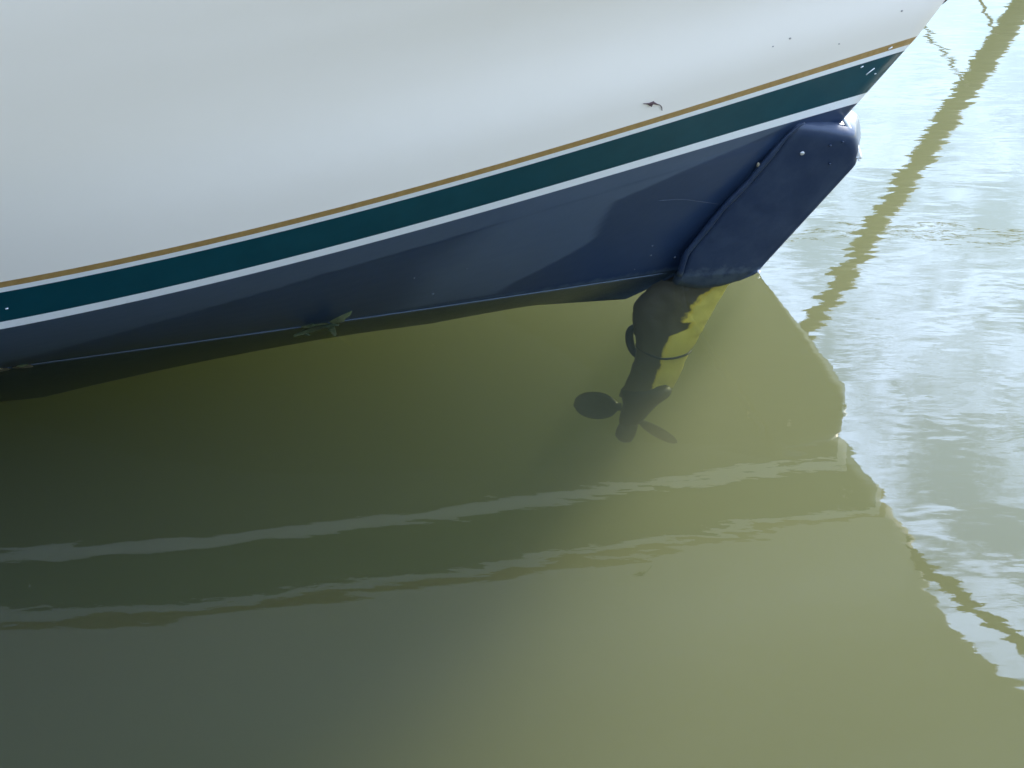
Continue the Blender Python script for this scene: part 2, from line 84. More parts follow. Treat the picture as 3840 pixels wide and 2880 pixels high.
[[-7.2192,0.3449,-0.3188],[-6.2461,0.1625,-0.2937],[-5.2611,0.0536,-0.2686],[-4.6014,0.041,-0.2519],[-3.9453,0.0765,-0.2352],[-3.4588,0.1346,-0.2226],[-2.9793,0.2193,-0.2101],[-2.6646,0.2904,-0.2017],[-2.3546,0.3731,-0.1933],[-2.05,0.4671,-0.185],[-1.9405,0.5051,-0.1767],[-1.831,0.5433,-0.1687],[-1.7215,0.5817,-0.1608],[-1.612,0.6202,-0.1532],[-1.5025,0.6588,-0.1458],[-1.3931,0.6977,-0.1386],[-1.2836,0.7367,-0.1317],[-1.1741,0.7759,-0.1251],[-1.0647,0.8152,-0.1187],[-0.9552,0.8548,-0.1127],[-0.8458,0.8945,-0.107],[-0.7363,0.9344,-0.1017],[-0.6268,0.9745,-0.0968],[-0.5172,1.0148,-0.0928],[-0.4076,1.0554,-0.0891],[-0.2977,1.096,-0.0843],[-0.1875,1.137,-0.0769],[-0.077,1.1787,-0.0696],[0.0341,1.2211,-0.0623],[0.1458,1.2644,-0.0551],[0.2585,1.309,-0.0482],[0.3725,1.3551,-0.0417],[0.4591,1.3909,-0.0375],[0.5469,1.428,-0.034],[0.6062,1.4536,-0.0324],[0.6662,1.4799,-0.0315],[0.727,1.5072,-0.0314]],
[[-7.2192,0.6217,-0.4584],[-6.2461,0.439,-0.4223],[-5.2611,0.3221,-0.3862],[-4.6014,0.2977,-0.3621],[-3.9453,0.3166,-0.3381],[-3.4588,0.359,-0.32],[-2.9793,0.4255,-0.302],[-2.6646,0.483,-0.2899],[-2.3546,0.551,-0.2779],[-2.05,0.6292,-0.2659],[-1.9412,0.6617,-0.254],[-1.8325,0.6943,-0.2424],[-1.7238,0.7271,-0.2311],[-1.6151,0.7599,-0.2201],[-1.5064,0.7928,-0.2094],[-1.3977,0.8259,-0.1991],[-1.289,0.8591,-0.1891],[-1.1803,0.8924,-0.1795],[-1.0717,0.9258,-0.1704],[-0.963,0.9594,-0.1616],[-0.8544,0.993,-0.1534],[-0.7457,1.0268,-0.1458],[-0.637,1.0608,-0.1389],[-0.5283,1.0949,-0.133],[-0.4194,1.1292,-0.1277],[-0.3104,1.1633,-0.1209],[-0.2011,1.1978,-0.1105],[-0.0914,1.2328,-0.1002],[0.0187,1.2685,-0.09],[0.1294,1.3051,-0.0799],[0.2409,1.3427,-0.0702],[0.3537,1.3817,-0.0611],[0.4392,1.412,-0.0551],[0.5257,1.4436,-0.0502],[0.5841,1.4653,-0.0478],[0.6432,1.4878,-0.0464],[0.7029,1.511,-0.0462]],
[[-7.2192,0.8916,-0.5849],[-6.2461,0.7087,-0.5388],[-5.2611,0.5838,-0.4927],[-4.6014,0.548,-0.4619],[-3.9453,0.5507,-0.4312],[-3.4588,0.5779,-0.4082],[-2.9793,0.6265,-0.3851],[-2.6646,0.6708,-0.3698],[-2.3546,0.7244,-0.3544],[-2.05,0.7873,-0.339],[-1.942,0.8143,-0.3238],[-1.834,0.8414,-0.309],[-1.726,0.8686,-0.2945],[-1.6181,0.8959,-0.2804],[-1.5101,0.9232,-0.2668],[-1.4022,0.9506,-0.2536],[-1.2943,0.978,-0.2408],[-1.1863,1.0056,-0.2286],[-1.0785,1.0332,-0.2169],[-0.9706,1.0608,-0.2057],[-0.8627,1.0886,-0.1952],[-0.7548,1.1164,-0.1855],[-0.6469,1.1444,-0.1766],[-0.5389,1.1725,-0.1691],[-0.4309,1.2007,-0.1624],[-0.3226,1.2285,-0.1538],[-0.2142,1.2566,-0.1409],[-0.1054,1.2852,-0.1281],[0.0037,1.3145,-0.1154],[0.1134,1.3444,-0.1029],[0.2239,1.3753,-0.0908],[0.3354,1.4075,-0.0795],[0.4199,1.4325,-0.072],[0.5053,1.4586,-0.0658],[0.5628,1.4767,-0.0627],[0.6209,1.4954,-0.0608],[0.6796,1.5147,-0.0603]],
[[-7.2192,1.1546,-0.6981],[-6.2461,0.9714,-0.6431],[-5.2611,0.8388,-0.588],[-4.6014,0.7919,-0.5513],[-3.9453,0.7788,-0.5146],[-3.4588,0.7911,-0.487],[-2.9793,0.8224,-0.4595],[-2.6646,0.8538,-0.4412],[-2.3546,0.8934,-0.4228],[-2.05,0.9413,-0.4044],[-1.9427,0.963,-0.3862],[-1.8354,0.9846,-0.3685],[-1.7282,1.0063,-0.3511],[-1.621,1.0281,-0.3343],[-1.5137,1.0498,-0.318],[-1.4065,1.0716,-0.3022],[-1.2994,1.0935,-0.2869],[-1.1922,1.1154,-0.2723],[-1.085,1.1373,-0.2583],[-0.9779,1.1592,-0.2449],[-0.8707,1.1812,-0.2324],[-0.7636,1.2032,-0.2207],[-0.6564,1.2253,-0.2101],[-0.5493,1.2475,-0.2011],[-0.442,1.2697,-0.193],[-0.3345,1.2914,-0.1829],[-0.2269,1.3135,-0.168],[-0.119,1.3359,-0.1532],[-0.0107,1.3589,-0.1385],[0.098,1.3825,-0.124],[0.2075,1.4069,-0.11],[0.3177,1.4324,-0.0969],[0.4012,1.4523,-0.0881],[0.4855,1.4732,-0.0807],[0.5422,1.4877,-0.0771],[0.5994,1.5027,-0.0747],[0.6571,1.5183,-0.0738]],
[[-7.2192,1.4107,-0.7982],[-6.2461,1.2273,-0.7352],[-5.2611,1.0871,-0.6722],[-4.6014,1.0294,-0.6302],[-3.9453,1.0009,-0.5882],[-3.4588,0.9988,-0.5566],[-2.9793,1.0132,-0.5251],[-2.6646,1.032,-0.5041],[-2.3546,1.058,-0.4831],[-2.05,1.0913,-0.4621],[-1.9434,1.1076,-0.4412],[-1.8369,1.1239,-0.4208],[-1.7303,1.1402,-0.401],[-1.6238,1.1565,-0.3817],[-1.5173,1.1728,-0.363],[-1.4108,1.1891,-0.3448],[-1.3043,1.2055,-0.3274],[-1.1978,1.2218,-0.3106],[-1.0914,1.2381,-0.2945],[-0.985,1.2545,-0.2792],[-0.8785,1.2708,-0.2648],[-0.7721,1.2872,-0.2514],[-0.6657,1.3035,-0.2393],[-0.5592,1.32,-0.229],[-0.4527,1.3364,-0.2197],[-0.346,1.3523,-0.2083],[-0.2391,1.3684,-0.1919],[-0.132,1.3848,-0.1755],[-0.0246,1.4017,-0.1593],[0.0832,1.4192,-0.1434],[0.1916,1.4374,-0.1279],[0.3007,1.4564,-0.1133],[0.3832,1.4715,-0.1034],[0.4664,1.4873,-0.0952],[0.5223,1.4983,-0.0909],[0.5786,1.5098,-0.088],[0.6354,1.5218,-0.0867]],
[[-7.2192,1.6599,-0.8851],[-6.2461,1.4763,-0.8151],[-5.2611,1.3288,-0.7452],[-4.6014,1.2606,-0.6986],[-3.9453,1.217,-0.652],[-3.4588,1.2008,-0.617],[-2.9793,1.1988,-0.582],[-2.6646,1.2053,-0.5587],[-2.3546,1.2182,-0.5354],[-2.05,1.2373,-0.5121],[-1.9441,1.2483,-0.4888],[-1.8382,1.2593,-0.4661],[-1.7324,1.2702,-0.4441],[-1.6265,1.2812,-0.4226],[-1.5207,1.2921,-0.4017],[-1.4149,1.3031,-0.3816],[-1.3091,1.314,-0.3622],[-1.2033,1.3249,-0.3435],[-1.0976,1.3357,-0.3256],[-0.9918,1.3466,-0.3086],[-0.8861,1.3574,-0.2926],[-0.7803,1.3682,-0.2777],[-0.6746,1.3791,-0.2642],[-0.5689,1.3899,-0.2528],[-0.4631,1.4008,-0.2424],[-0.3571,1.4109,-0.23],[-0.2509,1.4213,-0.2125],[-0.1446,1.432,-0.1951],[-0.0381,1.4431,-0.1779],[0.0688,1.4546,-0.1609],[0.1762,1.4668,-0.1443],[0.2842,1.4796,-0.1287],[0.3658,1.4899,-0.1181],[0.4479,1.5008,-0.109],[0.5031,1.5085,-0.1042],[0.5585,1.5166,-0.1008],[0.6144,1.5251,-0.099]],
[[-7.2192,1.9022,-0.9588],[-6.2461,1.7183,-0.8829],[-5.2611,1.5637,-0.8071],[-4.6014,1.4853,-0.7565],[-3.9453,1.4272,-0.706],[-3.4588,1.3973,-0.6681],[-2.9793,1.3793,-0.6301],[-2.6646,1.3739,-0.6049],[-2.3546,1.3739,-0.5796],[-2.05,1.3792,-0.5543],[-1.9448,1.3849,-0.529],[-1.8396,1.3907,-0.5043],[-1.7344,1.3964,-0.4803],[-1.6292,1.4021,-0.457],[-1.524,1.4078,-0.4343],[-1.4189,1.4134,-0.4124],[-1.3137,1.419,-0.3913],[-1.2086,1.4246,-0.371],[-1.1035,1.4301,-0.3516],[-0.9984,1.4356,-0.3331],[-0.8934,1.441,-0.3157],[-0.7883,1.4465,-0.2996],[-0.6832,1.4519,-0.2849],[-0.5781,1.4573,-0.2724],[-0.473,1.4627,-0.2612],[-0.3677,1.4674,-0.2479],[-0.2623,1.4723,-0.2299],[-0.1568,1.4775,-0.2119],[-0.051,1.4829,-0.1941],[0.055,1.4887,-0.1765],[0.1615,1.4951,-0.1594],[0.2684,1.502,-0.1431],[0.3491,1.5077,-0.1319],[0.4302,1.5139,-0.1222],[0.4846,1.5184,-0.117],[0.5392,1.5232,-0.1131],[0.5942,1.5283,-0.1106]],
[[-7.2192,2.1376,-1.0193],[-6.2461,1.9535,-0.9386],[-5.2611,1.792,-0.8578],[-4.6014,1.7036,-0.804],[-3.9453,1.6314,-0.7502],[-3.4588,1.5882,-0.7099],[-2.9793,1.5546,-0.6695],[-2.6646,1.5377,-0.6426],[-2.3546,1.5252,-0.6157],[-2.05,1.517,-0.5888],[-1.9454,1.5176,-0.5618],[-1.8408,1.5182,-0.5354],[-1.7363,1.5188,-0.5098],[-1.6317,1.5193,-0.4849],[-1.5272,1.5198,-0.4607],[-1.4227,1.5202,-0.4373],[-1.3182,1.5206,-0.4148],[-1.2137,1.5209,-0.3931],[-1.1093,1.5212,-0.3724],[-1.0048,1.5215,-0.3527],[-0.9004,1.5217,-0.3342],[-0.7959,1.5219,-0.3169],[-0.6915,1.522,-0.3012],[-0.5871,1.5221,-0.288],[-0.4826,1.5223,-0.276],[-0.378,1.5217,-0.2622],[-0.2733,1.5213,-0.2441],[-0.1684,1.5212,-0.226],[-0.0635,1.5212,-0.2081],[0.0418,1.5215,-0.1904],[0.1473,1.5223,-0.173],[0.2532,1.5235,-0.1565],[0.333,1.5248,-0.145],[0.4131,1.5265,-0.1349],[0.4668,1.5279,-0.1293],[0.5207,1.5295,-0.1248],[0.5748,1.5314,-0.1216]],
[[-7.2192,2.3661,-1.0666],[-6.2461,2.1818,-0.982],[-5.2611,2.0136,-0.8974],[-4.6014,1.9155,-0.8411],[-3.9453,1.8295,-0.7847],[-3.4588,1.7734,-0.7424],[-2.9793,1.7248,-0.7001],[-2.6646,1.6967,-0.6719],[-2.3546,1.672,-0.6437],[-2.05,1.6508,-0.6156],[-1.946,1.6464,-0.5871],[-1.8421,1.6418,-0.5595],[-1.7382,1.6373,-0.5325],[-1.6342,1.6327,-0.5063],[-1.5303,1.6281,-0.4809],[-1.4264,1.6234,-0.4563],[-1.3225,1.6187,-0.4326],[-1.2187,1.6139,-0.4099],[-1.1148,1.6091,-0.3881],[-1.011,1.6043,-0.3674],[-0.9071,1.5994,-0.348],[-0.8033,1.5944,-0.3298],[-0.6995,1.5895,-0.3134],[-0.5956,1.5845,-0.2994],[-0.4918,1.5794,-0.2868],[-0.3878,1.5739,-0.2727],[-0.2838,1.5684,-0.255],[-0.1796,1.5631,-0.2373],[-0.0754,1.558,-0.2198],[0.029,1.553,-0.2024],[0.1336,1.5484,-0.1853],[0.2385,1.5441,-0.1689],[0.3175,1.5412,-0.1574],[0.3967,1.5385,-0.147],[0.4497,1.537,-0.141],[0.5028,1.5356,-0.1359],[0.5562,1.5344,-0.132]],
[[-7.2192,2.5877,-1.1007],[-6.2461,2.4032,-1.0133],[-5.2611,2.2285,-0.9259],[-4.6014,2.121,-0.8676],[-3.9453,2.0217,-0.8094],[-3.4588,1.9531,-0.7657],[-2.9793,1.8899,-0.722],[-2.6646,1.8509,-0.6928],[-2.3546,1.8144,-0.6637],[-2.05,1.7806,-0.6346],[-1.9466,1.7711,-0.6051],[-1.8433,1.7615,-0.5764],[-1.74,1.752,-0.5484],[-1.6366,1.7423,-0.5212],[-1.5333,1.7327,-0.4949],[-1.43,1.723,-0.4694],[-1.3267,1.7133,-0.4448],[-1.2234,1.7035,-0.4212],[-1.1202,1.6937,-0.3987],[-1.0169,1.6839,-0.3773],[-0.9136,1.674,-0.3571],[-0.8104,1.6641,-0.3383],[-0.7071,1.6542,-0.3212],[-0.6039,1.6442,-0.3067],[-0.5006,1.6343,-0.2936],[-0.3972,1.6239,-0.2794],[-0.2938,1.6136,-0.2626],[-0.1904,1.6033,-0.2458],[-0.0869,1.5932,-0.2291],[0.0168,1.5832,-0.2126],[0.1206,1.5734,-0.1962],[0.2245,1.5639,-0.1804],[0.3027,1.5569,-0.169],[0.381,1.5501,-0.1585],[0.4333,1.5457,-0.1522],[0.4858,1.5414,-0.1466],[0.5383,1.5373,-0.1418]],
[[-7.2192,2.8024,-1.1217],[-6.2461,2.6177,-1.0325],[-5.2611,2.4366,-0.9432],[-4.6014,2.3201,-0.8838],[-3.9453,2.2079,-0.8243],[-3.4588,2.1272,-0.7797],[-2.9793,2.0498,-0.7351],[-2.6646,2.0002,-0.7053],[-2.3546,1.9524,-0.6756],[-2.05,1.9063,-0.6459],[-1.9472,1.8918,-0.6156],[-1.8445,1.8773,-0.5862],[-1.7417,1.8628,-0.5575],[-1.639,1.8482,-0.5296],[-1.5362,1.8337,-0.5026],[-1.4335,1.8191,-0.4765],[-1.3308,1.8044,-0.4514],[-1.228,1.7898,-0.4272],[-1.1253,1.7751,-0.4041],[-1.0226,1.7604,-0.3822],[-0.9199,1.7457,-0.3615],[-0.8171,1.731,-0.3423],[-0.7144,1.7163,-0.3248],[-0.6117,1.7015,-0.3099],[-0.509,1.6867,-0.2965],[-0.4062,1.6717,-0.2825],[-0.3035,1.6567,-0.267],[-0.2007,1.6418,-0.2516],[-0.0978,1.6269,-0.2362],[0.0051,1.6121,-0.2209],[0.1081,1.5974,-0.2057],[0.2111,1.5828,-0.1908],[0.2885,1.5719,-0.1799],[0.366,1.5612,-0.1695],[0.4177,1.554,-0.1629],[0.4694,1.547,-0.1567],[0.5212,1.54,-0.1509]],
[[-7.2192,3.0102,-1.1294],[-6.2461,2.8253,-1.0394],[-5.2611,2.6381,-0.9494],[-4.6014,2.5128,-0.8894],[-3.9453,2.3881,-0.8294],[-3.4588,2.2957,-0.7844],[-2.9793,2.2046,-0.7394],[-2.6646,2.1448,-0.7094],[-2.3546,2.0859,-0.6794],[-2.05,2.028,-0.6494],[-1.9478,2.0086,-0.6188],[-1.8456,1.9892,-0.5889],[-1.7434,1.9698,-0.5598],[-1.6412,1.9504,-0.5316],[-1.539,1.9309,-0.5042],[-1.4368,1.9115,-0.4778],[-1.3346,1.8921,-0.4523],[-1.2324,1.8727,-0.4278],[-1.1302,1.8533,-0.4044],[-1.028,1.8339,-0.3822],[-0.9258,1.8144,-0.3612],[-0.8236,1.795,-0.3418],[-0.7214,1.7756,-0.3241],[-0.6193,1.7562,-0.309],[-0.5171,1.7368,-0.2954],[-0.4149,1.7174,-0.2818],[-0.3127,1.6979,-0.2682],[-0.2105,1.6785,-0.2546],[-0.1083,1.6591,-0.241],[-0.0061,1.6397,-0.2274],[0.0961,1.6203,-0.2138],[0.1983,1.6009,-0.2002],[0.275,1.5863,-0.19],[0.3516,1.5717,-0.1798],[0.4027,1.562,-0.173],[0.4538,1.5523,-0.1662],[0.5049,1.5426,-0.1594]]],"bands":{"lower_stripe":[[[-7.1705,-0.7029,0.2712],[-6.1975,-0.8854,0.2712],[-5.2144,-0.9984,0.2712],[-4.5548,-1.0172,0.2712],[-3.8954,-0.9907,0.2764],[-3.403,-0.9411,0.291],[-2.9137,-0.8663,0.3149],[-2.59,-0.8024,0.3362],[-2.2686,-0.7275,0.3615],[-1.95,-0.6415,0.3911],[-1.8144,-0.601,0.4047],[-1.6788,-0.5551,0.4185],[-1.5432,-0.504,0.4325],[-1.4076,-0.4481,0.4468],[-1.272,-0.3878,0.4612],[-1.1364,-0.3233,0.4759],[-1.0008,-0.2551,0.4908],[-0.8652,-0.1834,0.506],[-0.7296,-0.1086,0.5213],[-0.5939,-0.0311,0.5369],[-0.4583,0.0489,0.5527],[-0.3227,0.1309,0.5687],[-0.1871,0.2147,0.5849],[-0.0515,0.2999,0.6014],[0.0841,0.3862,0.618],[0.2197,0.4732,0.6349],[0.3553,0.5606,0.652],[0.4909,0.6481,0.6693],[0.6265,0.7353,0.6869],[0.7621,0.8218,0.7047],[0.8977,0.9074,0.7226],[1.0333,0.9918,0.7408],[1.135,1.0539,0.7546],[1.2367,1.1151,0.7686],[1.3045,1.1551,0.7779],[1.3723,1.1947,0.7873],[1.4401,1.2336,0.7968]],
[[-7.1616,-0.7219,0.3065],[-6.1885,-0.9044,0.3065],[-5.2055,-1.018,0.3065],[-4.5459,-1.0377,0.3065],[-3.8865,-1.0125,0.3117],[-3.394,-0.9642,0.3263],[-2.9045,-0.8908,0.3503],[-2.5805,-0.828,0.3716],[-2.2589,-0.7542,0.397],[-1.94,-0.6695,0.4267],[-1.8034,-0.6293,0.4404],[-1.6667,-0.5835,0.4543],[-1.5301,-0.5324,0.4685],[-1.3934,-0.4764,0.4829],[-1.2568,-0.4158,0.4976],[-1.1201,-0.351,0.5125],[-0.9835,-0.2823,0.5277],[-0.8468,-0.21,0.5431],[-0.7102,-0.1346,0.5587],[-0.5736,-0.0562,0.5745],[-0.4369,0.0247,0.5906],[-0.3003,0.1078,0.607],[-0.1636,0.1927,0.6236],[-0.027,0.2791,0.6404],[0.1097,0.3667,0.6574],[0.2463,0.4551,0.6747],[0.3829,0.544,0.6923],[0.5196,0.6331,0.71],[0.6562,0.7219,0.728],[0.7929,0.8102,0.7463],[0.9295,0.8977,0.7648],[1.0662,0.9839,0.7835],[1.1686,1.0475,0.7977],[1.2711,1.1101,0.812],[1.3395,1.1512,0.8217],[1.4078,1.1917,0.8314],[1.4761,1.2317,0.8411]]],"green_band":[[[-7.1616,-0.7219,0.3065],[-6.1885,-0.9044,0.3065],[-5.2055,-1.018,0.3065],[-4.5459,-1.0377,0.3065],[-3.8865,-1.0125,0.3117],[-3.394,-0.9642,0.3263],[-2.9045,-0.8908,0.3503],[-2.5805,-0.828,0.3716],[-2.2589,-0.7542,0.397],[-1.94,-0.6695,0.4267],[-1.8034,-0.6293,0.4404],[-1.6667,-0.5835,0.4543],[-1.5301,-0.5324,0.4685],[-1.3934,-0.4764,0.4829],[-1.2568,-0.4158,0.4976],[-1.1201,-0.351,0.5125],[-0.9835,-0.2823,0.5277],[-0.8468,-0.21,0.5431],[-0.7102,-0.1346,0.5587],[-0.5736,-0.0562,0.5745],[-0.4369,0.0247,0.5906],[-0.3003,0.1078,0.607],[-0.1636,0.1927,0.6236],[-0.027,0.2791,0.6404],[0.1097,0.3667,0.6574],[0.2463,0.4551,0.6747],[0.3829,0.544,0.6923],[0.5196,0.6331,0.71],[0.6562,0.7219,0.728],[0.7929,0.8102,0.7463],[0.9295,0.8977,0.7648],[1.0662,0.9839,0.7835],[1.1686,1.0475,0.7977],[1.2711,1.1101,0.812],[1.3395,1.1512,0.8217],[1.4078,1.1917,0.8314],[1.4761,1.2317,0.8411]],
[[-7.1437,-0.7599,0.377],[-6.1707,-0.9425,0.3771],[-5.1878,-1.0573,0.3771],[-4.5282,-1.0788,0.377],[-3.8688,-1.0562,0.3823],[-3.3759,-1.0103,0.3969],[-2.8861,-0.9398,0.4211],[-2.5617,-0.8792,0.4424],[-2.2396,-0.8077,0.468],[-1.92,-0.7255,0.4978],[-1.7813,-0.6859,0.5117],[-1.6426,-0.6403,0.526],[-1.5038,-0.5893,0.5405],[-1.3651,-0.533,0.5553],[-1.2264,-0.472,0.5704],[-1.0877,-0.4064,0.5857],[-0.949,-0.3367,0.6013],[-0.8102,-0.2633,0.6172],[-0.6715,-0.1864,0.6334],[-0.5328,-0.1064,0.6498],[-0.3941,-0.0236,0.6666],[-0.2553,0.0615,0.6836],[-0.1166,0.1487,0.7009],[0.0221,0.2376,0.7184],[0.1608,0.3278,0.7363],[0.2995,0.4191,0.7544],[0.4383,0.5109,0.7728],[0.577,0.6031,0.7914],[0.7157,0.6953,0.8104],[0.8544,0.7871,0.8296],[0.9931,0.8781,0.8491],[1.1319,0.9681,0.8688],[1.2359,1.0346,0.8838],[1.3399,1.1002,0.899],[1.4093,1.1433,0.9092],[1.4787,1.1859,0.9195],[1.548,1.2279,0.9298]],
[[-7.1258,-0.7979,0.4476],[-6.1528,-0.9805,0.4476],[-5.17,-1.0966,0.4476],[-4.5106,-1.1199,0.4476],[-3.851,-1.0999,0.4528],[-3.3579,-1.0565,0.4676],[-2.8676,-0.9888,0.4918],[-2.5429,-0.9303,0.5133],[-2.2202,-0.8612,0.539],[-1.9,-0.7815,0.5689],[-1.7592,-0.7424,0.5831],[-1.6184,-0.6972,0.5976],[-1.4776,-0.6461,0.6125],[-1.3368,-0.5897,0.6276],[-1.196,-0.5281,0.6431],[-1.0552,-0.4618,0.6589],[-0.9144,-0.3912,0.675],[-0.7736,-0.3165,0.6914],[-0.6328,-0.2382,0.7081],[-0.492,-0.1565,0.7252],[-0.3512,-0.0719,0.7425],[-0.2104,0.0153,0.7602],[-0.0696,0.1047,0.7782],[0.0712,0.196,0.7965],[0.212,0.2889,0.8151],[0.3528,0.383,0.834],[0.4936,0.4778,0.8532],[0.6344,0.5732,0.8728],[0.7752,0.6687,0.8927],[0.916,0.7639,0.9128],[1.0568,0.8586,0.9333],[1.1976,0.9523,0.9542],[1.3032,1.0217,0.97],[1.4087,1.0903,0.986],[1.4791,1.1354,0.9967],[1.5495,1.1801,1.0076],[1.6199,1.2242,1.0185]]],"upper_stripe":[[[-7.1258,-0.7979,0.4476],[-6.1528,-0.9805,0.4476],[-5.17,-1.0966,0.4476],[-4.5106,-1.1199,0.4476],[-3.851,-1.0999,0.4528],[-3.3579,-1.0565,0.4676],[-2.8676,-0.9888,0.4918],[-2.5429,-0.9303,0.5133],[-2.2202,-0.8612,0.539],[-1.9,-0.7815,0.5689],[-1.7592,-0.7424,0.5831],[-1.6184,-0.6972,0.5976],[-1.4776,-0.6461,0.6125],[-1.3368,-0.5897,0.6276],[-1.196,-0.5281,0.6431],[-1.0552,-0.4618,0.6589],[-0.9144,-0.3912,0.675],[-0.7736,-0.3165,0.6914],[-0.6328,-0.2382,0.7081],[-0.492,-0.1565,0.7252],[-0.3512,-0.0719,0.7425],[-0.2104,0.0153,0.7602],[-0.0696,0.1047,0.7782],[0.0712,0.196,0.7965],[0.212,0.2889,0.8151],[0.3528,0.383,0.834],[0.4936,0.4778,0.8532],[0.6344,0.5732,0.8728],[0.7752,0.6687,0.8927],[0.916,0.7639,0.9128],[1.0568,0.8586,0.9333],[1.1976,0.9523,0.9542],[1.3032,1.0217,0.97],[1.4087,1.0903,0.986],[1.4791,1.1354,0.9967],[1.5495,1.1801,1.0076],[1.6199,1.2242,1.0185]],
[[-7.1202,-0.8097,0.4696],[-6.1472,-0.9924,0.4697],[-5.1645,-1.1089,0.4697],[-4.505,-1.1328,0.4696],[-3.8454,-1.1136,0.4749],[-3.3523,-1.0709,0.4897],[-2.8619,-1.0042,0.5139],[-2.537,-0.9463,0.5354],[-2.2142,-0.8779,0.5611],[-1.8937,-0.799,0.5911],[-1.7523,-0.7601,0.6054],[-1.6109,-0.7149,0.62],[-1.4694,-0.6639,0.6349],[-1.328,-0.6074,0.6502],[-1.1865,-0.5457,0.6658],[-1.0451,-0.4792,0.6817],[-0.9036,-0.4082,0.698],[-0.7622,-0.3332,0.7146],[-0.6207,-0.2544,0.7315],[-0.4793,-0.1722,0.7487],[-0.3378,-0.087,0.7662],[-0.1964,0.0008,0.7841],[-0.0549,0.0909,0.8023],[0.0865,0.183,0.8209],[0.228,0.2767,0.8397],[0.3694,0.3717,0.8589],[0.5108,0.4675,0.8784],[0.6523,0.5638,0.8982],[0.7937,0.6604,0.9184],[0.9352,0.7567,0.9389],[1.0766,0.8525,0.9597],[1.2181,0.9473,0.9808],[1.3242,1.0177,0.9969],[1.4303,1.0872,1.0131],[1.501,1.133,1.0241],[1.5717,1.1783,1.0351],[1.6424,1.223,1.0462]]],"gold_stripe":[[[-7.1202,-0.8097,0.4696],[-6.1472,-0.9924,0.4697],[-5.1645,-1.1089,0.4697],[-4.505,-1.1328,0.4696],[-3.8454,-1.1136,0.4749],[-3.3523,-1.0709,0.4897],[-2.8619,-1.0042,0.5139],[-2.537,-0.9463,0.5354],[-2.2142,-0.8779,0.5611],[-1.8937,-0.799,0.5911],[-1.7523,-0.7601,0.6054],[-1.6109,-0.7149,0.62],[-1.4694,-0.6639,0.6349],[-1.328,-0.6074,0.6502],[-1.1865,-0.5457,0.6658],[-1.0451,-0.4792,0.6817],[-0.9036,-0.4082,0.698],[-0.7622,-0.3332,0.7146],[-0.6207,-0.2544,0.7315],[-0.4793,-0.1722,0.7487],[-0.3378,-0.087,0.7662],[-0.1964,0.0008,0.7841],[-0.0549,0.0909,0.8023],[0.0865,0.183,0.8209],[0.228,0.2767,0.8397],[0.3694,0.3717,0.8589],[0.5108,0.4675,0.8784],[0.6523,0.5638,0.8982],[0.7937,0.6604,0.9184],[0.9352,0.7567,0.9389],[1.0766,0.8525,0.9597],[1.2181,0.9473,0.9808],[1.3242,1.0177,0.9969],[1.4303,1.0872,1.0131],[1.501,1.133,1.0241],[1.5717,1.1783,1.0351],[1.6424,1.223,1.0462]],
[[-7.1135,-0.824,0.4961],[-6.1405,-1.0067,0.4961],[-5.1578,-1.1236,0.4961],[-4.4984,-1.1482,0.4961],[-3.8388,-1.13,0.5014],[-3.3456,-1.0882,0.5162],[-2.855,-1.0225,0.5405],[-2.5299,-0.9655,0.562],[-2.2069,-0.898,0.5878],[-1.8862,-0.82,0.6178],[-1.744,-0.7813,0.6321],[-1.6018,-0.7362,0.6469],[-1.4596,-0.6852,0.6619],[-1.3173,-0.6286,0.6773],[-1.1751,-0.5667,0.6931],[-1.0329,-0.4999,0.7092],[-0.8907,-0.4286,0.7256],[-0.7484,-0.3531,0.7424],[-0.6062,-0.2738,0.7595],[-0.464,-0.191,0.7769],[-0.3218,-0.1052,0.7947],[-0.1795,-0.0166,0.8128],[-0.0373,0.0744,0.8313],[0.1049,0.1675,0.8501],[0.2471,0.2622,0.8693],[0.3894,0.3581,0.8888],[0.5316,0.4551,0.9086],[0.6738,0.5526,0.9287],[0.816,0.6504,0.9493],[0.9583,0.748,0.9701],[1.1005,0.8451,0.9913],[1.2427,0.9414,1.0128],[1.3494,1.0129,1.0292],[1.4561,1.0835,1.0457],[1.5272,1.13,1.0569],[1.5983,1.1761,1.0681],[1.6694,1.2216,1.0794]]]},"tops":[[[-7.1135,-0.824,0.4961],[-6.1405,-1.0067,0.4961],[-5.1578,-1.1236,0.4961],[-4.4984,-1.1482,0.4961],[-3.8388,-1.13,0.5014],[-3.3456,-1.0882,0.5162],[-2.855,-1.0225,0.5405],[-2.5299,-0.9655,0.562],[-2.2069,-0.898,0.5878],[-1.8862,-0.82,0.6178],[-1.744,-0.7813,0.6321],[-1.6018,-0.7362,0.6469],[-1.4596,-0.6852,0.6619],[-1.3173,-0.6286,0.6773],[-1.1751,-0.5667,0.6931],[-1.0329,-0.4999,0.7092],[-0.8907,-0.4286,0.7256],[-0.7484,-0.3531,0.7424],[-0.6062,-0.2738,0.7595],[-0.464,-0.191,0.7769],[-0.3218,-0.1052,0.7947],[-0.1795,-0.0166,0.8128],[-0.0373,0.0744,0.8313],[0.1049,0.1675,0.8501],[0.2471,0.2622,0.8693],[0.3894,0.3581,0.8888],[0.5316,0.4551,0.9086],[0.6738,0.5526,0.9287],[0.816,0.6504,0.9493],[0.9583,0.748,0.9701],[1.1005,0.8451,0.9913],[1.2427,0.9414,1.0128],[1.3494,1.0129,1.0292],[1.4561,1.0835,1.0457],[1.5272,1.13,1.0569],[1.5983,1.1761,1.0681],[1.6694,1.2216,1.0794]],
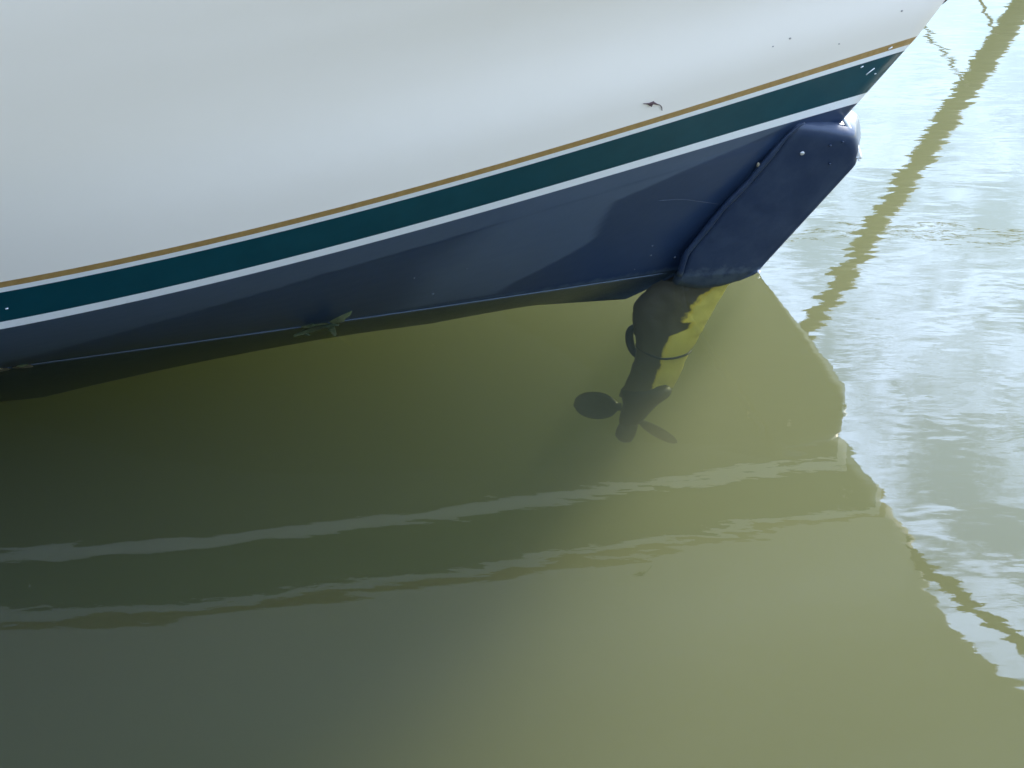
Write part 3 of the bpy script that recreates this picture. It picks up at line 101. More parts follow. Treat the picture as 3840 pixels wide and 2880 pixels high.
[[-7.1096,-0.8811,0.5741],[-6.1366,-1.0638,0.5741],[-5.1539,-1.1807,0.5741],[-4.4945,-1.2053,0.5741],[-3.8349,-1.1871,0.5794],[-3.3417,-1.1453,0.5942],[-2.8511,-1.0797,0.6185],[-2.526,-1.0226,0.64],[-2.203,-0.9551,0.6658],[-1.8823,-0.8771,0.6958],[-1.7383,-0.8363,0.7099],[-1.5943,-0.7892,0.7244],[-1.4502,-0.7361,0.7393],[-1.3062,-0.6774,0.7545],[-1.1622,-0.6134,0.77],[-1.0181,-0.5446,0.7859],[-0.8741,-0.4712,0.8021],[-0.7301,-0.3936,0.8186],[-0.586,-0.3122,0.8355],[-0.442,-0.2274,0.8528],[-0.2979,-0.1394,0.8703],[-0.1539,-0.0487,0.8883],[-0.0099,0.0444,0.9065],[0.1342,0.1395,0.9251],[0.2782,0.2362,0.944],[0.4222,0.3343,0.9633],[0.5663,0.4333,0.9829],[0.7103,0.5329,1.0029],[0.8544,0.6328,1.0232],[0.9984,0.7325,1.0438],[1.1424,0.8317,1.0648],[1.2865,0.9301,1.0861],[1.3945,1.0031,1.1023],[1.5025,1.0752,1.1187],[1.5745,1.1228,1.1297],[1.6466,1.1699,1.1408],[1.7186,1.2165,1.152]],
[[-7.1057,-0.937,0.6521],[-6.1327,-1.1197,0.6521],[-5.15,-1.2366,0.6521],[-4.4906,-1.2612,0.6521],[-3.831,-1.243,0.6574],[-3.3378,-1.2012,0.6722],[-2.8472,-1.1355,0.6965],[-2.5221,-1.0785,0.718],[-2.1991,-1.011,0.7438],[-1.8784,-0.933,0.7738],[-1.7326,-0.8902,0.7877],[-1.5868,-0.841,0.802],[-1.4409,-0.7859,0.8166],[-1.2951,-0.7252,0.8316],[-1.1492,-0.6592,0.8469],[-1.0034,-0.5883,0.8626],[-0.8575,-0.5129,0.8786],[-0.7117,-0.4333,0.8949],[-0.5658,-0.3498,0.9116],[-0.42,-0.2629,0.9286],[-0.2741,-0.173,0.946],[-0.1283,-0.0802,0.9637],[0.0176,0.0149,0.9817],[0.1634,0.112,1.0001],[0.3093,0.2108,1.0188],[0.4551,0.3109,1.0379],[0.601,0.412,1.0572],[0.7468,0.5136,1.077],[0.8927,0.6155,1.0971],[1.0385,0.7172,1.1175],[1.1844,0.8184,1.1382],[1.3302,0.9188,1.1593],[1.4396,0.9934,1.1754],[1.549,1.0671,1.1916],[1.6219,1.1157,1.2025],[1.6948,1.1638,1.2136],[1.7678,1.2114,1.2247]],
[[-7.1018,-0.9917,0.7301],[-6.1288,-1.1743,0.7301],[-5.1461,-1.2913,0.7301],[-4.4867,-1.3159,0.7301],[-3.8271,-1.2976,0.7354],[-3.3339,-1.2559,0.7502],[-2.8433,-1.1902,0.7745],[-2.5182,-1.1332,0.796],[-2.1952,-1.0657,0.8218],[-1.8745,-0.9877,0.8518],[-1.7272,-0.9421,0.8655],[-1.5799,-0.8902,0.8796],[-1.4326,-0.8324,0.894],[-1.2852,-0.7689,0.9088],[-1.1379,-0.7002,0.9239],[-0.9906,-0.6265,0.9393],[-0.8432,-0.5484,0.9551],[-0.6959,-0.466,0.9712],[-0.5486,-0.3799,0.9877],[-0.4012,-0.2903,1.0045],[-0.2539,-0.1975,1.0216],[-0.1066,-0.1021,1.0391],[0.0408,-0.0042,1.0569],[0.1881,0.0956,1.0751],[0.3354,0.1972,1.0936],[0.4828,0.3,1.1124],[0.6301,0.4038,1.1316],[0.7774,0.5082,1.1511],[0.9248,0.6128,1.171],[1.0721,0.7172,1.1912],[1.2194,0.8212,1.2117],[1.3668,0.9244,1.2326],[1.4773,1.0009,1.2485],[1.5878,1.0767,1.2645],[1.6614,1.1266,1.2754],[1.7351,1.1761,1.2863],[1.8088,1.2251,1.2973]],
[[-7.0979,-1.0451,0.8081],[-6.1249,-1.2278,0.8081],[-5.1422,-1.3447,0.8081],[-4.4828,-1.3693,0.8081],[-3.8232,-1.3511,0.8134],[-3.33,-1.3094,0.8282],[-2.8394,-1.2437,0.8525],[-2.5143,-1.1867,0.874],[-2.1913,-1.1191,0.8998],[-1.8706,-1.0411,0.9298],[-1.7219,-0.9928,0.9433],[-1.5731,-0.9382,0.9571],[-1.4243,-0.8776,0.9714],[-1.2755,-0.8114,0.9859],[-1.1267,-0.7399,1.0008],[-0.9779,-0.6636,1.016],[-0.8291,-0.5827,1.0316],[-0.6803,-0.4976,1.0475],[-0.5315,-0.4087,1.0637],[-0.3827,-0.3164,1.0803],[-0.2339,-0.2209,1.0972],[-0.0851,-0.1227,1.1145],[0.0637,-0.0221,1.1321],[0.2125,0.0805,1.15],[0.3613,0.1848,1.1683],[0.5101,0.2903,1.1869],[0.6589,0.3969,1.2059],[0.8077,0.504,1.2252],[0.9565,0.6113,1.2449],[1.1053,0.7185,1.2648],[1.2541,0.8252,1.2852],[1.4029,0.9311,1.3058],[1.5145,1.0097,1.3216],[1.6261,1.0875,1.3375],[1.7005,1.1389,1.3482],[1.7749,1.1897,1.359],[1.8493,1.24,1.3699]],
[[-7.094,-1.0974,0.8861],[-6.121,-1.2801,0.8861],[-5.1383,-1.397,0.8861],[-4.4789,-1.4216,0.8861],[-3.8193,-1.4033,0.8914],[-3.3261,-1.3616,0.9062],[-2.8355,-1.2959,0.9305],[-2.5104,-1.2389,0.952],[-2.1874,-1.1714,0.9778],[-1.8667,-1.0934,1.0078],[-1.7165,-1.0424,1.0211],[-1.5662,-0.9851,1.0347],[-1.416,-0.9218,1.0487],[-1.2657,-0.8529,1.063],[-1.1154,-0.7787,1.0777],[-0.9652,-0.6997,1.0927],[-0.8149,-0.6161,1.1081],[-0.6647,-0.5283,1.1237],[-0.5144,-0.4368,1.1398],[-0.3641,-0.3417,1.1561],[-0.2139,-0.2436,1.1729],[-0.0636,-0.1427,1.1899],[0.0866,-0.0394,1.2073],[0.2369,0.0659,1.225],[0.3872,0.1728,1.2431],[0.5374,0.2811,1.2615],[0.6877,0.3903,1.2802],[0.8379,0.5001,1.2993],[0.9882,0.6101,1.3188],[1.1385,0.72,1.3385],[1.2887,0.8295,1.3586],[1.439,0.938,1.3791],[1.5517,1.0187,1.3946],[1.6644,1.0985,1.4104],[1.7395,1.1511,1.421],[1.8146,1.2033,1.4317],[1.8898,1.255,1.4425]],
[[-7.0901,-1.1484,0.9641],[-6.1171,-1.3311,0.9641],[-5.1344,-1.448,0.9641],[-4.475,-1.4726,0.9641],[-3.8154,-1.4544,0.9694],[-3.3222,-1.4126,0.9842],[-2.8316,-1.347,1.0085],[-2.5065,-1.2899,1.03],[-2.1835,-1.2224,1.0558],[-1.8628,-1.1444,1.0858],[-1.7111,-1.0913,1.0989],[-1.5593,-1.0319,1.1123],[-1.4075,-0.9666,1.1261],[-1.2557,-0.8956,1.1402],[-1.1039,-0.8193,1.1546],[-0.9522,-0.7382,1.1694],[-0.8004,-0.6525,1.1845],[-0.6486,-0.5626,1.2],[-0.4968,-0.469,1.2158],[-0.345,-0.3718,1.232],[-0.1933,-0.2716,1.2485],[-0.0415,-0.1686,1.2653],[0.1103,-0.0633,1.2825],[0.2621,0.0441,1.3],[0.4139,0.1532,1.3179],[0.5656,0.2635,1.336],[0.7174,0.3748,1.3546],[0.8692,0.4867,1.3735],[1.021,0.5988,1.3927],[1.1728,0.7108,1.4122],[1.3245,0.8223,1.4321],[1.4763,0.933,1.4523],[1.5901,1.0152,1.4677],[1.704,1.0966,1.4833],[1.7799,1.1503,1.4938],[1.8558,1.2035,1.5044],[1.9317,1.2562,1.5151]],
[[-7.0862,-1.1982,1.0421],[-6.1132,-1.3809,1.0421],[-5.1305,-1.4978,1.0421],[-4.4711,-1.5224,1.0421],[-3.8115,-1.5042,1.0474],[-3.3183,-1.4625,1.0622],[-2.8277,-1.3968,1.0865],[-2.5026,-1.3397,1.108],[-2.1796,-1.2722,1.1338],[-1.8589,-1.1942,1.1638],[-1.7055,-1.1395,1.1766],[-1.552,-1.0785,1.1899],[-1.3986,-1.0114,1.2034],[-1.2451,-0.9388,1.2173],[-1.0916,-0.8609,1.2315],[-0.9382,-0.7781,1.2461],[-0.7847,-0.6908,1.261],[-0.6312,-0.5993,1.2763],[-0.4778,-0.504,1.2919],[-0.3243,-0.4052,1.3078],[-0.1709,-0.3033,1.3241],[-0.0174,-0.1987,1.3407],[0.1361,-0.0917,1.3577],[0.2895,0.0173,1.375],[0.443,0.128,1.3926],[0.5965,0.24,1.4106],[0.7499,0.353,1.4289],[0.9034,0.4665,1.4476],[1.0568,0.5803,1.4666],[1.2103,0.6939,1.4859],[1.3638,0.807,1.5056],[1.5172,0.9193,1.5256],[1.6323,1.0028,1.5408],[1.7474,1.0854,1.5563],[1.8242,1.1399,1.5667],[1.9009,1.194,1.5771],[1.9776,1.2475,1.5877]],
[[-7.0823,-1.2468,1.1201],[-6.1093,-1.4295,1.1201],[-5.1266,-1.5464,1.1201],[-4.4672,-1.571,1.1201],[-3.8076,-1.5528,1.1254],[-3.3144,-1.511,1.1402],[-2.8238,-1.4454,1.1645],[-2.4987,-1.3883,1.186],[-2.1757,-1.3208,1.2118],[-1.8551,-1.2428,1.2418],[-1.6997,-1.1865,1.2544],[-1.5443,-1.124,1.2674],[-1.3889,-1.0554,1.2808],[-1.2335,-0.9812,1.2944],[-1.0781,-0.9018,1.3085],[-0.9227,-0.8174,1.3228],[-0.7673,-0.7286,1.3375],[-0.6119,-0.6355,1.3526],[-0.4565,-0.5387,1.368],[-0.3011,-0.4383,1.3837],[-0.1457,-0.3349,1.3997],[0.0097,-0.2287,1.4161],[0.1651,-0.1202,1.4329],[0.3205,-0.0096,1.45],[0.4759,0.1026,1.4674],[0.6313,0.2162,1.4851],[0.7867,0.3307,1.5032],[0.942,0.4457,1.5217],[1.0974,0.5611,1.5405],[1.2528,0.6762,1.5596],[1.4082,0.7909,1.5791],[1.5636,0.9048,1.5989],[1.6802,0.9894,1.6139],[1.7967,1.0731,1.6292],[1.8744,1.1285,1.6395],[1.9521,1.1833,1.6498],[2.0298,1.2376,1.6603]],
[[-7.0784,-1.2942,1.1981],[-6.1054,-1.4769,1.1981],[-5.1227,-1.5938,1.1981],[-4.4633,-1.6184,1.1981],[-3.8037,-1.6002,1.2034],[-3.3105,-1.5584,1.2182],[-2.8199,-1.4927,1.2425],[-2.4948,-1.4357,1.264],[-2.1718,-1.3682,1.2898],[-1.8512,-1.2902,1.3198],[-1.6926,-1.2327,1.3322],[-1.5341,-1.1688,1.345],[-1.3756,-1.0989,1.3581],[-1.2171,-1.0235,1.3716],[-1.0586,-0.9428,1.3854],[-0.9001,-0.8572,1.3995],[-0.7415,-0.767,1.414],[-0.583,-0.6727,1.4288],[-0.4245,-0.5746,1.444],[-0.266,-0.473,1.4595],[-0.1075,-0.3683,1.4754],[0.051,-0.2608,1.4916],[0.2095,-0.151,1.5081],[0.3681,-0.0392,1.5249],[0.5266,0.0743,1.5421],[0.6851,0.1892,1.5597],[0.8436,0.3049,1.5776],[1.0021,0.4213,1.5958],[1.1606,0.5379,1.6144],[1.3191,0.6543,1.6333],[1.4777,0.7703,1.6525],[1.6362,0.8854,1.6721],[1.7551,0.9709,1.687],[1.8739,1.0557,1.7021],[1.9532,1.1116,1.7123],[2.0325,1.1671,1.7226],[2.1117,1.222,1.7329]],
[[-7.0745,-1.3404,1.2761],[-6.1015,-1.523,1.2761],[-5.1188,-1.6399,1.2761],[-4.4594,-1.6645,1.2761],[-3.7998,-1.6463,1.2814],[-3.3066,-1.6046,1.2962],[-2.816,-1.5389,1.3205],[-2.4909,-1.4819,1.342],[-2.1679,-1.4143,1.3678],[-1.8473,-1.3363,1.3978],[-1.6863,-1.2775,1.41],[-1.5253,-1.2122,1.4226],[-1.3644,-1.141,1.4355],[-1.2034,-1.0642,1.4487],[-1.0425,-0.9822,1.4623],[-0.8815,-0.8952,1.4762],[-0.7206,-0.8037,1.4905],[-0.5596,-0.7081,1.5051],[-0.3987,-0.6086,1.5201],[-0.2377,-0.5056,1.5354],[-0.0768,-0.3996,1.551],[0.0842,-0.2908,1.567],[0.2451,-0.1796,1.5833],[0.4061,-0.0664,1.5999],[0.567,0.0485,1.6169],[0.728,0.1647,1.6342],[0.8889,0.2818,1.6519],[1.0499,0.3995,1.6699],[1.2108,0.5174,1.6883],[1.3718,0.6352,1.707],[1.5327,0.7525,1.726],[1.6937,0.869,1.7454],[1.8144,0.9556,1.7601],[1.9351,1.0413,1.7751],[2.0156,1.098,1.7851],[2.096,1.1541,1.7953],[2.1765,1.2097,1.8055]],
[[-7.0706,-1.3853,1.3541],[-6.0976,-1.568,1.3541],[-5.1149,-1.6849,1.3541],[-4.4555,-1.7095,1.3541],[-3.7959,-1.6913,1.3594],[-3.3027,-1.6495,1.3742],[-2.8121,-1.5838,1.3985],[-2.487,-1.5268,1.42],[-2.164,-1.4593,1.4458],[-1.8434,-1.3813,1.4758],[-1.6798,-1.3211,1.4878],[-1.5163,-1.2546,1.5001],[-1.3527,-1.1822,1.5128],[-1.1892,-1.1041,1.5259],[-1.0257,-1.0207,1.5392],[-0.8621,-0.9325,1.5529],[-0.6986,-0.8397,1.567],[-0.535,-0.7428,1.5814],[-0.3715,-0.642,1.5961],[-0.208,-0.5378,1.6112],[-0.0444,-0.4305,1.6266],[0.1191,-0.3204,1.6424],[0.2827,-0.2079,1.6585],[0.4462,-0.0935,1.6749],[0.6097,0.0227,1.6917],[0.7733,0.1401,1.7088],[0.9368,0.2585,1.7262],[1.1004,0.3775,1.744],[1.2639,0.4967,1.7622],[1.4274,0.6158,1.7807],[1.591,0.7344,1.7995],[1.7545,0.8521,1.8186],[1.8772,0.9397,1.8332],[1.9998,1.0264,1.848],[2.0816,1.0836,1.8579],[2.1634,1.1404,1.868],[2.2451,1.1967,1.8781]],
[[-7.0667,-1.429,1.4321],[-6.0937,-1.6117,1.4321],[-5.111,-1.7286,1.4321],[-4.4516,-1.7532,1.4321],[-3.792,-1.735,1.4374],[-3.2988,-1.6933,1.4522],[-2.8082,-1.6276,1.4765],[-2.4831,-1.5705,1.498],[-2.1601,-1.503,1.5238],[-1.8395,-1.425,1.5538],[-1.672,-1.3639,1.5656],[-1.5046,-1.2964,1.5777],[-1.3371,-1.223,1.5902],[-1.1697,-1.1439,1.603],[-1.0023,-1.0596,1.6162],[-0.8348,-0.9704,1.6297],[-0.6674,-0.8766,1.6435],[-0.5,-0.7787,1.6577],[-0.3325,-0.6769,1.6722],[-0.1651,-0.5717,1.687],[0.0023,-0.4634,1.7022],[0.1698,-0.3524,1.7178],[0.3372,-0.2389,1.7337],[0.5046,-0.1235,1.7499],[0.6721,-0.0063,1.7664],[0.8395,0.1121,1.7833],[1.0069,0.2315,1.8006],[1.1744,0.3514,1.8182],[1.3418,0.4716,1.8361],[1.5092,0.5917,1.8543],[1.6767,0.7112,1.8729],[1.8441,0.83,1.8919],[1.9697,0.9182,1.9063],[2.0952,1.0057,1.9209],[2.179,1.0634,1.9308],[2.2627,1.1207,1.9407],[2.3464,1.1774,1.9507]],
[[-7.0615,-1.4854,1.5361],[-6.0885,-1.6681,1.5361],[-5.1058,-1.785,1.5361],[-4.4464,-1.8096,1.5361],[-3.7868,-1.7914,1.5414],[-3.2936,-1.7497,1.5562],[-2.803,-1.684,1.5805],[-2.4779,-1.627,1.602],[-2.1549,-1.5594,1.6278],[-1.8342,-1.4814,1.6578],[-1.6641,-1.4186,1.6693],[-1.4939,-1.3494,1.6811],[-1.3238,-1.2743,1.6933],[-1.1536,-1.1935,1.7058],[-0.9835,-1.1075,1.7187],[-0.8133,-1.0166,1.7319],[-0.6431,-0.9211,1.7455],[-0.473,-0.8215,1.7594],[-0.3028,-0.718,1.7736],[-0.1327,-0.6111,1.7882],[0.0375,-0.5011,1.8031],[0.2077,-0.3884,1.8183],[0.3778,-0.2732,1.8339],[0.548,-0.1561,1.8499],[0.7181,-0.0373,1.8661],[0.8883,0.0829,1.8827],[1.0584,0.2039,1.8997],[1.2286,0.3256,1.917],[1.3988,0.4475,1.9346],[1.5689,0.5692,1.9526],[1.7391,0.6905,1.9709],[1.9092,0.8109,1.9895],[2.0369,0.9005,2.0038],[2.1645,0.9892,2.0182],[2.2496,1.0478,2.0279],[2.3346,1.1059,2.0377],[2.4197,1.1635,2.0475]],
[[-7.0485,-1.617,1.7961],[-6.0755,-1.7997,1.7961],[-5.0928,-1.9166,1.7961],[-4.4334,-1.9412,1.7961],[-3.7738,-1.923,1.8014],[-3.2806,-1.8812,1.8162],[-2.79,-1.8155,1.8405],[-2.4649,-1.7585,1.862],[-2.1419,-1.691,1.8878],[-1.8213,-1.613,1.9178],[-1.6443,-1.5463,1.9286],[-1.4673,-1.4732,1.9397],[-1.2903,-1.3942,1.9512],[-1.1134,-1.3096,1.963],[-0.9364,-1.2197,1.9751],[-0.7594,-1.1249,1.9876],[-0.5825,-1.0256,2.0004],[-0.4055,-0.9221,2.0136],[-0.2285,-0.8148,2.0271],[-0.0516,-0.704,2.041],[0.1254,-0.5901,2.0552],[0.3024,-0.4735,2.0697],[0.4794,-0.3545,2.0846],[0.6563,-0.2335,2.0998],[0.8333,-0.1108,2.1153],[1.0103,0.0132,2.1312],[1.1872,0.1382,2.1475],[1.3642,0.2637,2.164],[1.5412,0.3894,2.181],[1.7181,0.5151,2.1982],[1.8951,0.6402,2.2158],[2.0721,0.7645,2.2337],[2.2048,0.8569,2.2474],[2.3375,0.9486,2.2613],[2.426,1.0091,2.2706],[2.5145,1.0692,2.2801],[2.603,1.1287,2.2896]],
[[-7.0355,-1.735,2.0561],[-6.0625,-1.9177,2.0561],[-5.0798,-2.0346,2.0561],[-4.4204,-2.0592,2.0561],[-3.7608,-2.041,2.0614],[-3.2676,-1.9993,2.0762],[-2.777,-1.9336,2.1005],[-2.4519,-1.8766,2.122],[-2.1289,-1.809,2.1478],[-1.8082,-1.731,2.1778],[-1.6258,-1.6607,2.1878],[-1.4433,-1.5841,2.1982],[-1.2608,-1.5015,2.209],[-1.0783,-1.4133,2.2201],[-0.8958,-1.3199,2.2315],[-0.7133,-1.2215,2.2433],[-0.5308,-1.1186,2.2554],[-0.3483,-1.0115,2.2679],[-0.1658,-0.9007,2.2807],[0.0167,-0.7863,2.2938],[0.1991,-0.6689,2.3073],[0.3816,-0.5487,2.3211],[0.5641,-0.4261,2.3352],[0.7466,-0.3015,2.3497],[0.9291,-0.1752,2.3646],[1.1116,-0.0476,2.3797],[1.2941,0.0809,2.3952],[1.4766,0.21,2.4111],[1.6591,0.3393,2.4273],[1.8416,0.4685,2.4438],[2.0241,0.5972,2.4607],[2.2065,0.7251,2.4779],[2.3434,0.8202,2.491],[2.4803,0.9145,2.5044],[2.5715,0.9768,2.5134],[2.6628,1.0387,2.5224],[2.754,1.1,2.5316]],
[[-7.0225,-1.8396,2.3161],[-6.0495,-2.0222,2.3161],[-5.0668,-2.1391,2.3161],[-4.4074,-2.1637,2.3161],[-3.7478,-2.1455,2.3214],[-3.2546,-2.1038,2.3362],[-2.764,-2.0381,2.3605],[-2.4389,-1.9811,2.382],[-2.1159,-1.9135,2.4078],[-1.7953,-1.8355,2.4378],[-1.609,-1.7619,2.4471],[-1.4228,-1.6819,2.4568],[-1.2365,-1.5959,2.4668],[-1.0503,-1.5044,2.4772],[-0.8641,-1.4075,2.4879],[-0.6778,-1.3058,2.499],[-0.4916,-1.1995,2.5104],[-0.3054,-1.0891,2.5221],[-0.1191,-0.9748,2.5342],[0.0671,-0.8571,2.5466],[0.2534,-0.7363,2.5594],[0.4396,-0.6127,2.5725],[0.6258,-0.4868,2.5859],[0.8121,-0.3588,2.5997],[0.9983,-0.2292,2.6138],[1.1845,-0.0982,2.6282],[1.3708,0.0336,2.643],[1.557,0.1661,2.6582],[1.7433,0.2988,2.6736],[1.9295,0.4314,2.6895],[2.1157,0.5635,2.7056],[2.302,0.6947,2.7221],[2.4417,0.7924,2.7347],[2.5813,0.8892,2.7475],[2.6744,0.9532,2.7561],[2.7676,1.0167,2.7648],[2.8607,1.0797,2.7736]],
[[-7.0095,-1.9306,2.5761],[-6.0365,-2.1132,2.5761],[-5.0538,-2.2301,2.5761],[-4.3944,-2.2547,2.5761],[-3.7348,-2.2365,2.5814],[-3.2416,-2.1948,2.5962],[-2.751,-2.1291,2.6205],[-2.4259,-2.0721,2.642],[-2.1029,-2.0045,2.6678],[-1.7822,-1.9265,2.6978],[-1.5923,-1.8501,2.7064],[-1.4023,-1.7672,2.7154],[-1.2123,-1.6785,2.7247],[-1.0223,-1.584,2.7343],[-0.8323,-1.4844,2.7443],[-0.6423,-1.3798,2.7547],[-0.4524,-1.2707,2.7653],[-0.2624,-1.1575,2.7764],[-0.0724,-1.0404,2.7877],[0.1176,-0.9198,2.7994],[0.3076,-0.7962,2.8115],[0.4976,-0.6698,2.8238],[0.6875,-0.541,2.8365],[0.8775,-0.4102,2.8496],[1.0675,-0.2777,2.863],[1.2575,-0.144,2.8767],[1.4475,-0.0093,2.8908],[1.6375,0.126,2.9052],[1.8274,0.2616,2.92],[2.0174,0.397,2.9351],[2.2074,0.5319,2.9505],[2.3974,0.666,2.9663],[2.5399,0.7657,2.9783],[2.6824,0.8647,2.9906],[2.7774,0.9301,2.9989],[2.8724,0.995,3.0072],[2.9674,1.0595,3.0157]],
[[-6.9965,-2.008,2.8361],[-6.0235,-2.1907,2.8361],[-5.0408,-2.3076,2.8361],[-4.3814,-2.3322,2.8361],[-3.7218,-2.314,2.8414],[-3.2286,-2.2723,2.8562],[-2.738,-2.2066,2.8805],[-2.4129,-2.1496,2.902],[-2.0899,-2.082,2.9278],[-1.7692,-2.004,2.9578],[-1.5755,-1.9253,2.9657],[-1.3818,-1.8401,2.9739],[-1.1881,-1.7491,2.9825],[-0.9943,-1.6524,2.9915],[-0.8006,-1.5504,3.0007],[-0.6069,-1.4436,3.0104],[-0.4131,-1.3322,3.0203],[-0.2194,-1.2166,3.0306],[-0.0257,-1.0973,3.0413],[0.1681,-0.9744,3.0522],[0.3618,-0.8485,3.0635],[0.5555,-0.7198,3.0752],[0.7492,-0.5887,3.0872],[0.943,-0.4557,3.0995],[1.1367,-0.3209,3.1122],[1.3304,-0.1848,3.1252],[1.5242,-0.0478,3.1386],[1.7179,0.0898,3.1523],[1.9116,0.2276,3.1663],[2.1054,0.3653,3.1807],[2.2991,0.5025,3.1954],[2.4928,0.6388,3.2105],[2.6381,0.7403,3.222],[2.7834,0.841,3.2337],[2.8803,0.9075,3.2416],[2.9772,0.9736,3.2496],[3.074,1.0392,3.2577]],
[[-6.9835,-2.072,3.0961],[-6.0105,-2.2547,3.0961],[-5.0278,-2.3716,3.0961],[-4.3684,-2.3962,3.0961],[-3.7088,-2.378,3.1014],[-3.2156,-2.3362,3.1162],[-2.725,-2.2705,3.1405],[-2.3999,-2.2135,3.162],[-2.0769,-2.146,3.1878],[-1.7563,-2.068,3.2178],[-1.5588,-1.9875,3.225],[-1.3613,-1.9006,3.2325],[-1.1638,-1.8078,3.2404],[-0.9663,-1.7093,3.2486],[-0.7689,-1.6056,3.2571],[-0.5714,-1.4971,3.266],[-0.3739,-1.3839,3.2753],[-0.1764,-1.2666,3.2849],[0.021,-1.1455,3.2948],[0.2185,-1.0209,3.305],[0.416,-0.8932,3.3156],[0.6135,-0.7628,3.3266],[0.811,-0.63,3.3379],[1.0084,-0.4951,3.3495],[1.2059,-0.3586,3.3614],[1.4034,-0.2208,3.3737],[1.6009,-0.0821,3.3864],[1.7983,0.0573,3.3993],[1.9958,0.1968,3.4127],[2.1933,0.3363,3.4263],[2.3908,0.4752,3.4403],[2.5882,0.6133,3.4547],[2.7364,0.7161,3.4656],[2.8845,0.8181,3.4768],[2.9832,0.8855,3.4843],[3.0819,0.9525,3.492],[3.1807,1.0189,3.4997]]],"SF":[[1.8598,1.211,1.3474],[1.9414,1.211,1.4002],[2.0161,1.211,1.4533],[2.0764,1.211,1.5199],[2.1414,1.211,1.5802],[2.2163,1.211,1.6407],[2.2937,1.211,1.7285],[2.4872,1.211,1.9402]],"DK":[[1.7548,1.241,1.2165],[1.8254,1.241,1.2901],[1.9023,1.241,1.3614],[1.9908,1.241,1.4211],[2.1063,1.241,1.5145],[2.2099,1.241,1.6017],[2.2888,1.241,1.676],[2.5032,1.241,1.9011],[2.9021,1.241,2.3339]],"fin":[[[0.6996,1.395,-0.0285],[0.7146,1.3789,-0.0414],[0.7252,1.3816,-0.0444],[0.7358,1.3847,-0.0472],[0.7464,1.3879,-0.05],[0.7569,1.3911,-0.0527],[0.7675,1.3944,-0.0555],[0.7781,1.3977,-0.0582],[0.7886,1.4011,-0.0608],[0.7992,1.4046,-0.0635],[0.8097,1.4081,-0.0661],[0.8202,1.4116,-0.0686],[0.8306,1.4137,-0.0682],[0.8409,1.4158,-0.0679],[0.8513,1.418,-0.0675],[0.8616,1.4202,-0.0671],[0.8719,1.4225,-0.0666],[0.8822,1.4249,-0.0661],[0.8925,1.4273,-0.0656],[0.9028,1.4297,-0.0651],[0.9131,1.4323,-0.0645],[0.9231,1.434,-0.0625],[0.933,1.4356,-0.0601],[0.9428,1.4373,-0.0577],[0.9527,1.4391,-0.0552],[0.9625,1.4409,-0.0528],[0.9723,1.4429,-0.0502],[0.982,1.4452,-0.0474],[0.992,1.4466,-0.0452],[1.002,1.4478,-0.0431]],
[[0.7149,1.3855,-0.0037],[0.7301,1.3695,-0.0168],[0.741,1.3725,-0.02],[0.7518,1.3757,-0.0231],[0.7627,1.3791,-0.0261],[0.7735,1.3825,-0.0291],[0.7843,1.386,-0.0321],[0.7951,1.3895,-0.0351],[0.8059,1.3931,-0.0381],[0.8167,1.3968,-0.041],[0.8275,1.4005,-0.0439],[0.8382,1.4043,-0.0467],[0.8488,1.4066,-0.0468],[0.8594,1.409,-0.0469],[0.87,1.4115,-0.0469],[0.8806,1.414,-0.0469],[0.8912,1.4166,-0.0469],[0.9017,1.4192,-0.0468],[0.9123,1.4219,-0.0468],[0.9228,1.4247,-0.0467],[0.9333,1.4275,-0.0467],[0.9434,1.4297,-0.0454],[0.9534,1.4318,-0.0438],[0.9633,1.4339,-0.0423],[0.9731,1.4361,-0.0407],[0.9829,1.4384,-0.039],[0.9927,1.4408,-0.0373],[1.0022,1.4435,-0.0353],[1.012,1.4453,-0.0339],[1.0219,1.4469,-0.0326]],
[[0.7293,1.3754,0.0218],[0.7448,1.3596,0.0084],[0.7559,1.3628,0.0049],[0.767,1.3663,0.0015],[0.7781,1.3698,-0.0018],[0.7892,1.3734,-0.0051],[0.8002,1.3771,-0.0084],[0.8113,1.3809,-0.0116],[0.8224,1.3847,-0.0149],[0.8335,1.3886,-0.0181],[0.8445,1.3926,-0.0214],[0.8556,1.3966,-0.0245],[0.8665,1.3993,-0.0251],[0.8774,1.402,-0.0256],[0.8882,1.4047,-0.026],[0.8991,1.4075,-0.0265],[0.91,1.4104,-0.0269],[0.9208,1.4133,-0.0272],[0.9316,1.4163,-0.0277],[0.9424,1.4195,-0.0282],[0.9532,1.4227,-0.0287],[0.9635,1.4252,-0.0281],[0.9735,1.4278,-0.0274],[0.9835,1.4304,-0.0267],[0.9933,1.433,-0.026],[1.0031,1.4357,-0.0252],[1.0129,1.4386,-0.0243],[1.0223,1.4417,-0.0232],[1.0319,1.4439,-0.0226],[1.0419,1.446,-0.0222]],
